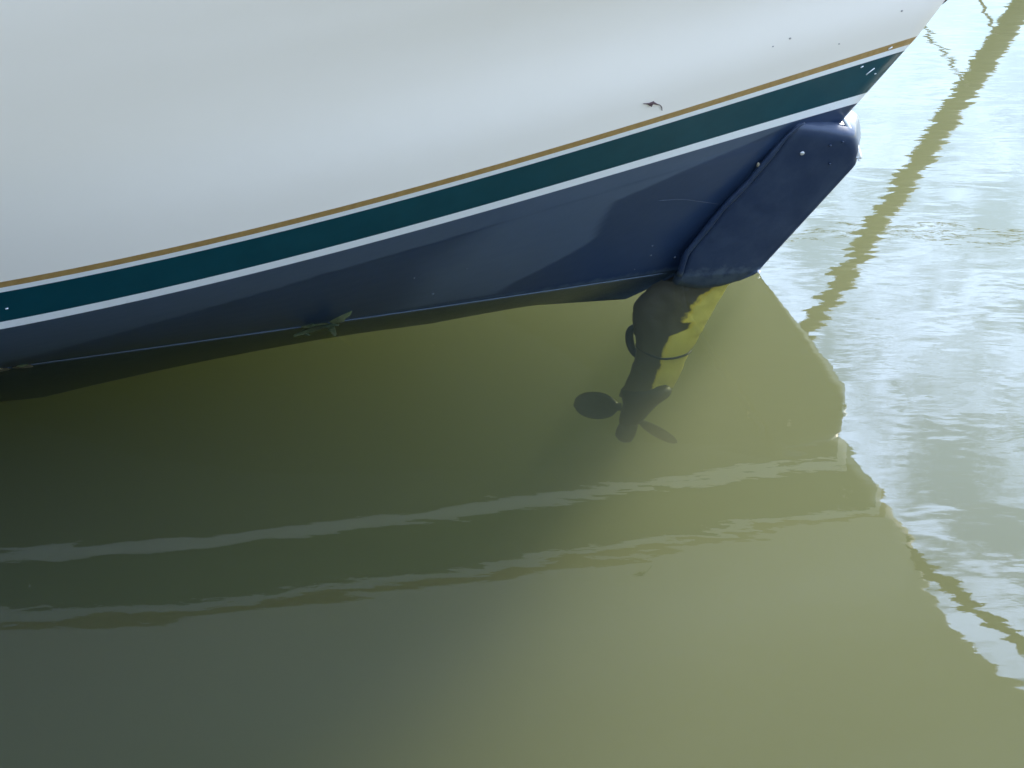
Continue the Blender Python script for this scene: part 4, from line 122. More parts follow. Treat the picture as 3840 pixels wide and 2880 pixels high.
[[0.7365,1.361,0.0523],[0.7525,1.3456,0.0385],[0.7641,1.3491,0.0345],[0.7757,1.3529,0.0307],[0.7873,1.3568,0.027],[0.7989,1.3608,0.0232],[0.8105,1.3649,0.0195],[0.8221,1.369,0.0157],[0.8337,1.3732,0.012],[0.8453,1.3775,0.0083],[0.8568,1.3818,0.0045],[0.8684,1.3862,0.0008],[0.8798,1.3893,-0.0003],[0.8912,1.3925,-0.0015],[0.9026,1.3957,-0.0025],[0.914,1.3989,-0.0036],[0.9254,1.4022,-0.0046],[0.9368,1.4056,-0.0056],[0.9482,1.4091,-0.0067],[0.9595,1.4127,-0.0079],[0.9708,1.4164,-0.0092],[0.9815,1.4196,-0.0095],[0.9918,1.4227,-0.0098],[1.0021,1.4259,-0.0101],[1.0122,1.4292,-0.0104],[1.0223,1.4325,-0.0106],[1.0323,1.436,-0.0108],[1.0418,1.4397,-0.0107],[1.0515,1.4424,-0.0111],[1.0618,1.4451,-0.0117]],
[[0.7436,1.3467,0.0827],[0.76,1.3316,0.0685],[0.7721,1.3353,0.0643],[0.7841,1.3394,0.0602],[0.7962,1.3436,0.0561],[0.8082,1.3479,0.052],[0.8202,1.3522,0.0479],[0.8322,1.3566,0.0438],[0.8443,1.3611,0.0398],[0.8563,1.3656,0.0357],[0.8683,1.3703,0.0315],[0.8803,1.375,0.0274],[0.8922,1.3785,0.0258],[0.904,1.382,0.0241],[0.9159,1.3855,0.0226],[0.9277,1.3891,0.0211],[0.9396,1.3928,0.0196],[0.9514,1.3965,0.0181],[0.9632,1.4004,0.0164],[0.975,1.4045,0.0146],[0.9868,1.4086,0.0128],[0.9977,1.4122,0.0117],[1.0083,1.4159,0.0105],[1.0189,1.4196,0.0093],[1.0291,1.4234,0.0081],[1.0394,1.4272,0.0069],[1.0496,1.4312,0.0058],[1.0591,1.4354,0.005],[1.0689,1.4385,0.0037],[1.0793,1.4417,0.0022]],
[[0.7508,1.3325,0.1129],[0.7675,1.3175,0.0986],[0.7798,1.3214,0.0942],[0.7922,1.3256,0.09],[0.8045,1.3299,0.0858],[0.8168,1.3343,0.0815],[0.8292,1.3388,0.0773],[0.8415,1.3434,0.0731],[0.8538,1.348,0.0689],[0.8662,1.3527,0.0646],[0.8785,1.3575,0.0603],[0.8908,1.3624,0.056],[0.903,1.3661,0.054],[0.9152,1.3698,0.0521],[0.9273,1.3736,0.0503],[0.9395,1.3774,0.0485],[0.9517,1.3813,0.0467],[0.9638,1.3853,0.0449],[0.9759,1.3894,0.0429],[0.988,1.3937,0.0407],[1.0001,1.3981,0.0385],[1.0112,1.4021,0.0368],[1.0219,1.4062,0.0349],[1.0326,1.4103,0.033],[1.0429,1.4144,0.0311],[1.0532,1.4187,0.0292],[1.0635,1.4231,0.0274],[1.0729,1.4276,0.0259],[1.0825,1.4311,0.024],[1.093,1.4346,0.0217]],
[[0.7623,1.321,0.1398],[0.7792,1.3061,0.1254],[0.7917,1.3101,0.121],[0.8042,1.3143,0.1168],[0.8167,1.3187,0.1125],[0.8292,1.3231,0.1083],[0.8417,1.3277,0.104],[0.8542,1.3323,0.0997],[0.8666,1.3369,0.0955],[0.8791,1.3417,0.0912],[0.8916,1.3467,0.0867],[0.9041,1.3516,0.0824],[0.9164,1.3554,0.0802],[0.9288,1.3593,0.0781],[0.9411,1.3632,0.0761],[0.9534,1.3672,0.0741],[0.9658,1.3712,0.0722],[0.9781,1.3753,0.0703],[0.9904,1.3795,0.068],[1.0026,1.384,0.0655],[1.0148,1.3886,0.063],[1.026,1.3928,0.0609],[1.0366,1.3972,0.0584],[1.0473,1.4016,0.0559],[1.0575,1.406,0.0534],[1.0676,1.4106,0.051],[1.0778,1.4152,0.0486],[1.0869,1.42,0.0465],[1.0963,1.4237,0.044],[1.1067,1.4276,0.0412]],
[[0.7775,1.3119,0.1638],[0.7943,1.2969,0.1496],[0.8069,1.3008,0.1453],[0.8194,1.3051,0.1411],[0.832,1.3094,0.1369],[0.8445,1.3138,0.1327],[0.857,1.3183,0.1285],[0.8695,1.3229,0.1243],[0.882,1.3276,0.1201],[0.8946,1.3323,0.1158],[0.9071,1.3373,0.1114],[0.9196,1.3422,0.107],[0.932,1.3461,0.1048],[0.9443,1.35,0.1026],[0.9567,1.354,0.1005],[0.9691,1.358,0.0984],[0.9814,1.3621,0.0964],[0.9938,1.3662,0.0944],[1.0061,1.3706,0.0921],[1.0184,1.3752,0.0894],[1.0306,1.3798,0.0867],[1.0417,1.3842,0.0841],[1.0522,1.3888,0.0812],[1.0626,1.3934,0.0783],[1.0726,1.3981,0.0753],[1.0825,1.4028,0.0723],[1.0924,1.4077,0.0694],[1.1012,1.4125,0.0669],[1.1102,1.4164,0.0639],[1.1203,1.4205,0.0606]],
[[0.7925,1.3027,0.1879],[0.8094,1.2877,0.1737],[0.822,1.2916,0.1694],[0.8346,1.2958,0.1653],[0.8472,1.3001,0.1612],[0.8597,1.3045,0.157],[0.8723,1.309,0.1529],[0.8848,1.3136,0.1487],[0.8974,1.3182,0.1446],[0.91,1.323,0.1404],[0.9225,1.3279,0.1359],[0.9351,1.3329,0.1315],[0.9475,1.3368,0.1292],[0.9599,1.3408,0.127],[0.9723,1.3448,0.1248],[0.9847,1.3489,0.1227],[0.9971,1.353,0.1205],[1.0095,1.3572,0.1185],[1.0218,1.3616,0.116],[1.0341,1.3663,0.1131],[1.0463,1.3711,0.1102],[1.0574,1.3757,0.1073],[1.0677,1.3804,0.1039],[1.078,1.3853,0.1005],[1.0877,1.3901,0.097],[1.0974,1.395,0.0935],[1.1071,1.4001,0.0901],[1.1154,1.4051,0.0872],[1.124,1.4092,0.0838],[1.1339,1.4135,0.0799]],
[[0.8075,1.2936,0.2118],[0.8245,1.2786,0.1976],[0.8371,1.2825,0.1935],[0.8497,1.2866,0.1894],[0.8623,1.2909,0.1854],[0.8749,1.2953,0.1813],[0.8875,1.2998,0.1772],[0.9001,1.3043,0.1731],[0.9127,1.3089,0.169],[0.9253,1.3137,0.1648],[0.9379,1.3186,0.1604],[0.9505,1.3236,0.156],[0.9629,1.3276,0.1536],[0.9753,1.3316,0.1513],[0.9878,1.3357,0.149],[1.0002,1.3398,0.1468],[1.0127,1.3439,0.1446],[1.0251,1.3482,0.1424],[1.0375,1.3527,0.1398],[1.0498,1.3575,0.1368],[1.062,1.3623,0.1337],[1.073,1.3671,0.1304],[1.0831,1.3721,0.1265],[1.0932,1.3771,0.1227],[1.1028,1.3822,0.1187],[1.1122,1.3873,0.1147],[1.1216,1.3926,0.1108],[1.1296,1.3978,0.1075],[1.1378,1.402,0.1035],[1.1475,1.4065,0.0992]],
[[0.8225,1.2845,0.2356],[0.8395,1.2695,0.2215],[0.8521,1.2733,0.2174],[0.8648,1.2775,0.2134],[0.8774,1.2817,0.2095],[0.89,1.2861,0.2054],[0.9026,1.2905,0.2014],[0.9153,1.2951,0.1973],[0.9279,1.2996,0.1933],[0.9405,1.3044,0.1892],[0.9532,1.3093,0.1847],[0.9658,1.3143,0.1804],[0.9783,1.3183,0.1779],[0.9907,1.3224,0.1755],[1.0032,1.3265,0.1731],[1.0157,1.3307,0.1708],[1.0282,1.3349,0.1685],[1.0407,1.3392,0.1663],[1.0531,1.3438,0.1636],[1.0654,1.3487,0.1603],[1.0777,1.3536,0.1571],[1.0885,1.3586,0.1535],[1.0985,1.3638,0.1491],[1.1085,1.369,0.1448],[1.1178,1.3743,0.1403],[1.127,1.3796,0.1359],[1.1362,1.3851,0.1315],[1.1437,1.3904,0.1276],[1.1516,1.3948,0.1233],[1.161,1.3995,0.1185]],
[[0.8375,1.2756,0.2592],[0.8545,1.2605,0.2452],[0.8672,1.2643,0.2412],[0.8799,1.2684,0.2373],[0.8925,1.2726,0.2334],[0.9052,1.277,0.2294],[0.9179,1.2814,0.2254],[0.9305,1.2859,0.2214],[0.9432,1.2905,0.2175],[0.9558,1.2952,0.2134],[0.9685,1.3001,0.2089],[0.9811,1.3051,0.2046],[0.9936,1.3092,0.202],[1.0062,1.3133,0.1995],[1.0187,1.3175,0.1971],[1.0312,1.3217,0.1947],[1.0437,1.326,0.1924],[1.0562,1.3303,0.19],[1.0687,1.3349,0.1872],[1.081,1.34,0.1838],[1.0933,1.345,0.1804],[1.1041,1.3501,0.1764],[1.1139,1.3555,0.1716],[1.1237,1.361,0.1668],[1.1327,1.3664,0.1618],[1.1417,1.3719,0.1569],[1.1507,1.3776,0.152],[1.1578,1.3831,0.1478],[1.1653,1.3876,0.1429],[1.1745,1.3925,0.1376]],
[[0.8525,1.2667,0.2827],[0.8696,1.2516,0.2688],[0.8823,1.2554,0.2648],[0.895,1.2594,0.261],[0.9077,1.2636,0.2572],[0.9204,1.2679,0.2532],[0.9331,1.2724,0.2493],[0.9457,1.2768,0.2454],[0.9584,1.2814,0.2415],[0.9711,1.2861,0.2374],[0.9838,1.291,0.233],[0.9965,1.296,0.2286],[1.009,1.3001,0.226],[1.0216,1.3043,0.2234],[1.0341,1.3085,0.2209],[1.0467,1.3128,0.2185],[1.0592,1.3171,0.2161],[1.0718,1.3215,0.2137],[1.0842,1.3262,0.2107],[1.0966,1.3313,0.2071],[1.1089,1.3364,0.2036],[1.1196,1.3417,0.1992],[1.1292,1.3473,0.1939],[1.1389,1.3529,0.1887],[1.1477,1.3586,0.1833],[1.1564,1.3643,0.1779],[1.1651,1.3702,0.1725],[1.1719,1.3758,0.1678],[1.179,1.3804,0.1625],[1.1879,1.3855,0.1568]],
[[0.8675,1.2579,0.3061],[0.8846,1.2427,0.2922],[0.8974,1.2465,0.2883],[0.9101,1.2505,0.2846],[0.9228,1.2546,0.2809],[0.9355,1.2589,0.277],[0.9482,1.2633,0.2731],[0.9609,1.2678,0.2692],[0.9736,1.2723,0.2654],[0.9863,1.277,0.2614],[0.999,1.2819,0.257],[1.0118,1.2869,0.2526],[1.0243,1.2911,0.2499],[1.0369,1.2953,0.2472],[1.0495,1.2996,0.2447],[1.0621,1.3039,0.2422],[1.0746,1.3082,0.2397],[1.0872,1.3126,0.2372],[1.0997,1.3174,0.2342],[1.1121,1.3226,0.2304],[1.1245,1.3279,0.2267],[1.135,1.3333,0.2219],[1.1445,1.3391,0.2162],[1.154,1.3449,0.2105],[1.1626,1.3508,0.2046],[1.1711,1.3567,0.1988],[1.1795,1.3628,0.193],[1.1859,1.3685,0.1878],[1.1926,1.3733,0.1821],[1.2013,1.3786,0.1758]],
[[0.8824,1.249,0.3294],[0.8995,1.2338,0.3156],[0.9123,1.2376,0.3118],[0.9251,1.2416,0.3081],[0.9378,1.2457,0.3045],[0.9505,1.25,0.3007],[0.9633,1.2543,0.2968],[0.976,1.2588,0.293],[0.9888,1.2633,0.2892],[1.0015,1.2679,0.2852],[1.0142,1.2729,0.2808],[1.027,1.2779,0.2765],[1.0396,1.2821,0.2737],[1.0522,1.2864,0.271],[1.0648,1.2907,0.2684],[1.0774,1.295,0.2658],[1.09,1.2994,0.2632],[1.1027,1.3039,0.2607],[1.1152,1.3087,0.2575],[1.1276,1.314,0.2536],[1.1399,1.3193,0.2497],[1.1504,1.3249,0.2446],[1.1597,1.3309,0.2384],[1.1691,1.337,0.2323],[1.1774,1.343,0.2259],[1.1857,1.3491,0.2196],[1.1939,1.3554,0.2133],[1.1999,1.3613,0.2077],[1.2062,1.3662,0.2016],[1.2147,1.3717,0.1948]],
[[0.8973,1.2403,0.3526],[0.9144,1.225,0.3389],[0.9273,1.2287,0.3352],[0.94,1.2327,0.3315],[0.9528,1.2368,0.328],[0.9655,1.241,0.3242],[0.9783,1.2454,0.3204],[0.9911,1.2498,0.3167],[1.0039,1.2543,0.313],[1.0166,1.2589,0.309],[1.0294,1.2639,0.3046],[1.0421,1.2689,0.3003],[1.0548,1.2731,0.2975],[1.0674,1.2775,0.2946],[1.0801,1.2818,0.2919],[1.0927,1.2862,0.2893],[1.1054,1.2906,0.2867],[1.118,1.2951,0.2841],[1.1306,1.3,0.2808],[1.143,1.3054,0.2767],[1.1554,1.3108,0.2726],[1.1658,1.3166,0.2672],[1.1749,1.3228,0.2606],[1.1841,1.329,0.254],[1.1922,1.3353,0.2472],[1.2002,1.3416,0.2404],[1.2082,1.348,0.2336],[1.2139,1.354,0.2276],[1.2198,1.3591,0.221],[1.228,1.3648,0.2138]],
[[0.9138,1.2328,0.374],[0.9309,1.2175,0.3605],[0.9437,1.2211,0.3568],[0.9564,1.225,0.3534],[0.9691,1.229,0.3499],[0.9819,1.2332,0.3463],[0.9946,1.2375,0.3426],[1.0074,1.2418,0.339],[1.0201,1.2462,0.3354],[1.0329,1.2508,0.3315],[1.0456,1.2557,0.3272],[1.0583,1.2607,0.323],[1.0709,1.2649,0.3201],[1.0835,1.2693,0.3172],[1.0962,1.2736,0.3145],[1.1088,1.278,0.3119],[1.1214,1.2824,0.3093],[1.134,1.2869,0.3066],[1.1466,1.2919,0.3033],[1.1589,1.2973,0.2991],[1.1713,1.3028,0.2949],[1.1815,1.3087,0.2892],[1.1905,1.315,0.2822],[1.1994,1.3214,0.2752],[1.2073,1.3278,0.268],[1.215,1.3342,0.2608],[1.2227,1.3408,0.2537],[1.2279,1.3469,0.2473],[1.2334,1.3521,0.2403],[1.2413,1.3579,0.2327]],
[[0.9307,1.2257,0.3949],[0.9478,1.2103,0.3815],[0.9605,1.2139,0.378],[0.9732,1.2177,0.3746],[0.9859,1.2216,0.3713],[0.9986,1.2257,0.3678],[1.0113,1.2299,0.3643],[1.024,1.2342,0.3608],[1.0367,1.2385,0.3573],[1.0494,1.243,0.3536],[1.0621,1.2479,0.3494],[1.0747,1.2528,0.3452],[1.0873,1.257,0.3423],[1.0999,1.2614,0.3395],[1.1125,1.2657,0.3368],[1.1251,1.27,0.3341],[1.1376,1.2745,0.3315],[1.1502,1.279,0.3289],[1.1627,1.2839,0.3255],[1.175,1.2894,0.3212],[1.1873,1.2949,0.317],[1.1974,1.3009,0.311],[1.2061,1.3073,0.3037],[1.2148,1.3139,0.2963],[1.2224,1.3204,0.2887],[1.2298,1.3269,0.2811],[1.2372,1.3336,0.2736],[1.2419,1.3399,0.2668],[1.247,1.3451,0.2595],[1.2546,1.3511,0.2515]],
[[0.9476,1.2187,0.4156],[0.9646,1.2032,0.4024],[0.9773,1.2067,0.399],[0.9899,1.2104,0.3958],[1.0026,1.2142,0.3927],[1.0152,1.2183,0.3893],[1.0279,1.2224,0.3859],[1.0405,1.2266,0.3825],[1.0532,1.2308,0.3792],[1.0658,1.2352,0.3756],[1.0785,1.24,0.3714],[1.0911,1.2449,0.3674],[1.1036,1.2491,0.3645],[1.1162,1.2535,0.3616],[1.1287,1.2578,0.359],[1.1413,1.2621,0.3563],[1.1538,1.2665,0.3537],[1.1664,1.271,0.3511],[1.1788,1.276,0.3477],[1.191,1.2814,0.3433],[1.2033,1.287,0.339],[1.2132,1.2931,0.3327],[1.2217,1.2997,0.325],[1.2302,1.3064,0.3173],[1.2374,1.313,0.3094],[1.2445,1.3197,0.3014],[1.2516,1.3265,0.2935],[1.2559,1.3328,0.2864],[1.2605,1.3382,0.2787],[1.2678,1.3442,0.2703]],
[[0.9644,1.2117,0.4363],[0.9813,1.1961,0.4232],[0.994,1.1995,0.42],[1.0066,1.2031,0.417],[1.0192,1.2069,0.414],[1.0318,1.2108,0.4107],[1.0444,1.2149,0.4075],[1.057,1.219,0.4042],[1.0696,1.2231,0.401],[1.0823,1.2275,0.3975],[1.0948,1.2323,0.3935],[1.1074,1.237,0.3895],[1.1199,1.2413,0.3866],[1.1324,1.2456,0.3837],[1.1449,1.2499,0.3811],[1.1574,1.2542,0.3784],[1.1699,1.2586,0.3758],[1.1824,1.2631,0.3733],[1.1948,1.268,0.3698],[1.207,1.2736,0.3653],[1.2192,1.2791,0.3609],[1.229,1.2853,0.3544],[1.2372,1.2921,0.3463],[1.2455,1.2989,0.3383],[1.2524,1.3056,0.3299],[1.2592,1.3124,0.3216],[1.266,1.3194,0.3133],[1.2699,1.3258,0.3059],[1.274,1.3312,0.2978],[1.281,1.3374,0.2891]],
[[0.9811,1.2047,0.457],[0.9981,1.1891,0.444],[1.0107,1.1923,0.4409],[1.0232,1.1959,0.438],[1.0358,1.1996,0.4352],[1.0484,1.2034,0.4321],[1.0609,1.2074,0.4289],[1.0735,1.2114,0.4258],[1.0861,1.2155,0.4227],[1.0986,1.2198,0.4194],[1.1112,1.2245,0.4154],[1.1237,1.2292,0.4115],[1.1362,1.2334,0.4086],[1.1486,1.2377,0.4058],[1.1611,1.242,0.4031],[1.1735,1.2463,0.4005],[1.186,1.2507,0.3979],[1.1985,1.2552,0.3953],[1.2108,1.2601,0.3918],[1.2229,1.2657,0.3873],[1.2351,1.2713,0.3828],[1.2447,1.2776,0.376],[1.2527,1.2845,0.3676],[1.2607,1.2914,0.3592],[1.2674,1.2983,0.3505],[1.2739,1.3052,0.3418],[1.2804,1.3123,0.3331],[1.2838,1.3188,0.3253],[1.2874,1.3243,0.3169],[1.2942,1.3306,0.3078]],
[[0.9974,1.1974,0.478],[1.0143,1.1817,0.4652],[1.0269,1.1849,0.4623],[1.0394,1.1884,0.4595],[1.0519,1.1919,0.4567],[1.0645,1.1957,0.4538],[1.077,1.1996,0.4507],[1.0895,1.2036,0.4477],[1.1021,1.2076,0.4447],[1.1146,1.2118,0.4415],[1.1271,1.2165,0.4376],[1.1396,1.2212,0.4337],[1.152,1.2254,0.4308],[1.1645,1.2297,0.428],[1.1769,1.234,0.4253],[1.1894,1.2383,0.4227],[1.2018,1.2427,0.4201],[1.2142,1.2471,0.4175],[1.2265,1.2521,0.4139],[1.2386,1.2577,0.4093],[1.2508,1.2634,0.4047],[1.2602,1.2698,0.3977],[1.268,1.2768,0.3889],[1.2759,1.2839,0.3801],[1.2822,1.2909,0.371],[1.2885,1.298,0.3619],[1.2947,1.3052,0.3529],[1.2976,1.3118,0.3447],[1.3008,1.3174,0.3359],[1.3073,1.3238,0.3264]],
[[1.0121,1.1889,0.5005],[1.029,1.1732,0.4878],[1.0416,1.1763,0.4849],[1.0542,1.1798,0.4822],[1.0667,1.1834,0.4795],[1.0793,1.1871,0.4766],[1.0918,1.191,0.4737],[1.1044,1.1949,0.4707],[1.1169,1.1989,0.4678],[1.1295,1.2031,0.4646],[1.142,1.2078,0.4607],[1.1545,1.2125,0.4568],[1.167,1.2167,0.4539],[1.1794,1.2211,0.451],[1.1919,1.2254,0.4482],[1.2044,1.2298,0.4455],[1.2169,1.2342,0.4429],[1.2293,1.2387,0.4402],[1.2416,1.2437,0.4366],[1.2538,1.2494,0.4318],[1.2659,1.2551,0.427],[1.2753,1.2617,0.4197],[1.2829,1.2689,0.4105],[1.2906,1.2761,0.4013],[1.2967,1.2833,0.3917],[1.3027,1.2906,0.3822],[1.3087,1.298,0.3727],[1.3113,1.3047,0.3641],[1.3141,1.3104,0.355],[1.3203,1.3171,0.345]],
[[1.0267,1.1805,0.523],[1.0437,1.1647,0.5103],[1.0563,1.1679,0.5075],[1.0689,1.1713,0.5049],[1.0814,1.1748,0.5023],[1.094,1.1785,0.4994],[1.1066,1.1824,0.4965],[1.1192,1.1863,0.4936],[1.1317,1.1903,0.4907],[1.1443,1.1945,0.4876],[1.1568,1.1991,0.4837],[1.1694,1.2038,0.4799],[1.1819,1.2081,0.4769],[1.1944,1.2125,0.4739],[1.2069,1.2168,0.4711],[1.2194,1.2212,0.4683],[1.2319,1.2257,0.4656],[1.2443,1.2302,0.4629],[1.2567,1.2353,0.4592],[1.2688,1.2411,0.4542],[1.281,1.2469,0.4493],[1.2903,1.2536,0.4416],[1.2978,1.261,0.432],[1.3053,1.2684,0.4224],[1.3112,1.2758,0.4124],[1.317,1.2833,0.4024],[1.3228,1.2908,0.3925],[1.3249,1.2977,0.3835],[1.3274,1.3035,0.3739],[1.3334,1.3103,0.3635]],
[[1.0413,1.1721,0.5453],[1.0583,1.1563,0.5327],[1.0709,1.1594,0.53],[1.0835,1.1628,0.5275],[1.0961,1.1663,0.5249],[1.1087,1.17,0.5221],[1.1213,1.1738,0.5193],[1.1339,1.1777,0.5164],[1.1465,1.1816,0.5136],[1.1591,1.1858,0.5105],[1.1716,1.1904,0.5067],[1.1842,1.1951,0.5029],[1.1967,1.1995,0.4998],[1.2092,1.2039,0.4967],[1.2217,1.2083,0.4938],[1.2343,1.2127,0.491],[1.2468,1.2172,0.4883],[1.2593,1.2218,0.4855],[1.2717,1.2269,0.4817],[1.2838,1.2328,0.4766],[1.296,1.2387,0.4715],[1.3052,1.2455,0.4635],[1.3126,1.2531,0.4534],[1.3199,1.2607,0.4434],[1.3256,1.2683,0.433],[1.3312,1.2759,0.4226],[1.3367,1.2837,0.4123],[1.3385,1.2906,0.4028],[1.3406,1.2966,0.3929],[1.3464,1.3036,0.382]],
[[1.0559,1.1638,0.5676],[1.0729,1.1479,0.5551],[1.0855,1.151,0.5524],[1.0981,1.1543,0.55],[1.1107,1.1578,0.5475],[1.1233,1.1615,0.5448],[1.136,1.1652,0.542],[1.1486,1.1691,0.5392],[1.1612,1.173,0.5364],[1.1738,1.1772,0.5334],[1.1864,1.1818,0.5295],[1.199,1.1865,0.5257],[1.2115,1.1909,0.5226],[1.224,1.1954,0.5194],[1.2366,1.1998,0.5165],[1.2491,1.2043,0.5137],[1.2617,1.2088,0.5108],[1.2742,1.2134,0.508],[1.2866,1.2186,0.5041],[1.2988,1.2245,0.4988],[1.311,1.2305,0.4936],[1.3201,1.2375,0.4853],[1.3273,1.2453,0.4748],[1.3345,1.2531,0.4644],[1.34,1.2608,0.4536],[1.3453,1.2686,0.4427],[1.3507,1.2766,0.432],[1.3521,1.2836,0.4221],[1.3538,1.2897,0.4117],[1.3594,1.2969,0.4005]],
[[1.0704,1.1554,0.5898],[1.0874,1.1395,0.5773],[1.1001,1.1426,0.5748],[1.1127,1.1459,0.5724],[1.1253,1.1493,0.57],[1.1379,1.153,0.5673],[1.1506,1.1567,0.5646],[1.1632,1.1606,0.5619],[1.1758,1.1645,0.5592],[1.1885,1.1686,0.5561],[1.2011,1.1732,0.5523],[1.2137,1.1779,0.5485],[1.2262,1.1823,0.5453],[1.2388,1.1868,0.5421],[1.2514,1.1913,0.5391],[1.264,1.1958,0.5362],[1.2765,1.2004,0.5333],[1.2891,1.205,0.5305],[1.3015,1.2103,0.5264],[1.3137,1.2163,0.521],[1.3259,1.2224,0.5156],[1.335,1.2295,0.507],[1.342,1.2374,0.4962],[1.3491,1.2454,0.4853],[1.3543,1.2533,0.4741],[1.3595,1.2613,0.4628],[1.3646,1.2694,0.4516],[1.3656,1.2766,0.4413],[1.367,1.2829,0.4306],[1.3723,1.2902,0.4188]],
[[1.0847,1.147,0.6121],[1.1017,1.1311,0.5997],[1.1144,1.1341,0.5972],[1.127,1.1374,0.5949],[1.1397,1.1408,0.5925],[1.1523,1.1444,0.5899],[1.165,1.1481,0.5872],[1.1776,1.152,0.5846],[1.1903,1.1558,0.5819],[1.2029,1.16,0.5789],[1.2156,1.1646,0.5751],[1.2282,1.1693,0.5713],[1.2408,1.1737,0.5681],[1.2534,1.1783,0.5648],[1.266,1.1828,0.5618],[1.2786,1.1873,0.5588],[1.2912,1.1919,0.5558],[1.3039,1.1966,0.5529],[1.3163,1.202,0.5487],[1.3285,1.2081,0.5432],[1.3408,1.2142,0.5377],[1.3497,1.2215,0.5287],[1.3566,1.2296,0.5174],[1.3635,1.2378,0.5062],[1.3686,1.2459,0.4945],[1.3735,1.254,0.4828],[1.3784,1.2623,0.4712],[1.3791,1.2697,0.4605],[1.3801,1.276,0.4493],[1.3852,1.2836,0.4372]],
[[1.0977,1.1378,0.6354],[1.1148,1.1219,0.623],[1.1275,1.1249,0.6205],[1.1403,1.1282,0.6182],[1.153,1.1315,0.6159],[1.1657,1.1352,0.6133],[1.1784,1.1389,0.6106],[1.1911,1.1428,0.608],[1.2038,1.1466,0.6053],[1.2165,1.1508,0.6024],[1.2293,1.1554,0.5985],[1.242,1.1601,0.5947],[1.2546,1.1647,0.5913],[1.2673,1.1693,0.588],[1.28,1.1739,0.5848],[1.2927,1.1785,0.5818],[1.3054,1.1832,0.5787],[1.3181,1.1879,0.5757],[1.3306,1.1933,0.5714],[1.3428,1.1996,0.5656],[1.3552,1.2058,0.5599],[1.3641,1.2133,0.5506],[1.3709,1.2216,0.5389],[1.3777,1.23,0.5272],[1.3826,1.2383,0.5151],[1.3873,1.2466,0.5029],[1.3921,1.2551,0.4908],[1.3925,1.2626,0.4797],[1.3931,1.2692,0.4681],[1.3981,1.2769,0.4555]],
[[1.1107,1.1286,0.6585],[1.1278,1.1127,0.6462],[1.1407,1.1157,0.6437],[1.1534,1.119,0.6414],[1.1662,1.1224,0.6392],[1.179,1.126,0.6366],[1.1918,1.1298,0.6339],[1.2045,1.1336,0.6313],[1.2173,1.1375,0.6287],[1.2301,1.1416,0.6257],[1.2429,1.1463,0.6219],[1.2556,1.151,0.618],[1.2684,1.1557,0.6145],[1.2811,1.1604,0.6111],[1.2939,1.165,0.6078],[1.3067,1.1697,0.6047],[1.3194,1.1744,0.6015],[1.3322,1.1792,0.5984],[1.3448,1.1848,0.5939],[1.3571,1.1911,0.588],[1.3695,1.1975,0.5821],[1.3784,1.2051,0.5725],[1.3851,1.2136,0.5603],[1.3918,1.2222,0.5482],[1.3966,1.2307,0.5356],[1.4011,1.2393,0.523],[1.4057,1.248,0.5104],[1.4058,1.2556,0.4989],[1.4061,1.2623,0.4868],[1.4109,1.2703,0.4737]],
[[1.1236,1.1195,0.6816],[1.1408,1.1035,0.6693],[1.1537,1.1065,0.6669],[1.1665,1.1098,0.6646],[1.1794,1.1132,0.6624],[1.1922,1.1169,0.6598],[1.2051,1.1206,0.6572],[1.2179,1.1245,0.6546],[1.2308,1.1283,0.652],[1.2436,1.1325,0.649],[1.2564,1.1372,0.6451],[1.2693,1.142,0.6412],[1.2821,1.1467,0.6376],[1.2949,1.1514,0.6341],[1.3077,1.1561,0.6307],[1.3206,1.1609,0.6275],[1.3334,1.1657,0.6242],[1.3463,1.1706,0.621],[1.3589,1.1762,0.6164],[1.3713,1.1826,0.6103],[1.3838,1.1891,0.6042],[1.3927,1.197,0.5942],[1.3993,1.2057,0.5817],[1.4059,1.2145,0.5691],[1.4105,1.2232,0.556],[1.4149,1.2319,0.543],[1.4193,1.2409,0.5299],[1.419,1.2487,0.518],[1.4191,1.2555,0.5054],[1.4237,1.2637,0.4919]],
[[1.1371,1.1108,0.7041],[1.1544,1.0948,0.6918],[1.1673,1.0978,0.6894],[1.1802,1.1011,0.6872],[1.193,1.1045,0.685],[1.2059,1.1081,0.6825],[1.2188,1.1118,0.6799],[1.2317,1.1157,0.6773],[1.2446,1.1196,0.6747],[1.2575,1.1237,0.6718],[1.2704,1.1284,0.6679],[1.2832,1.1332,0.664],[1.2961,1.138,0.6604],[1.309,1.1428,0.6567],[1.3219,1.1476,0.6533],[1.3348,1.1524,0.6499],[1.3477,1.1572,0.6466],[1.3606,1.1621,0.6433],[1.3733,1.1678,0.6386],[1.3857,1.1744,0.6324],[1.3982,1.181,0.6261],[1.4071,1.1889,0.6158],[1.4136,1.1979,0.6028],[1.4201,1.2069,0.5898],[1.4245,1.2157,0.5763],[1.4287,1.2247,0.5628],[1.4329,1.2338,0.5493],[1.4323,1.2417,0.537],[1.432,1.2487,0.524],[1.4364,1.2571,0.51]],
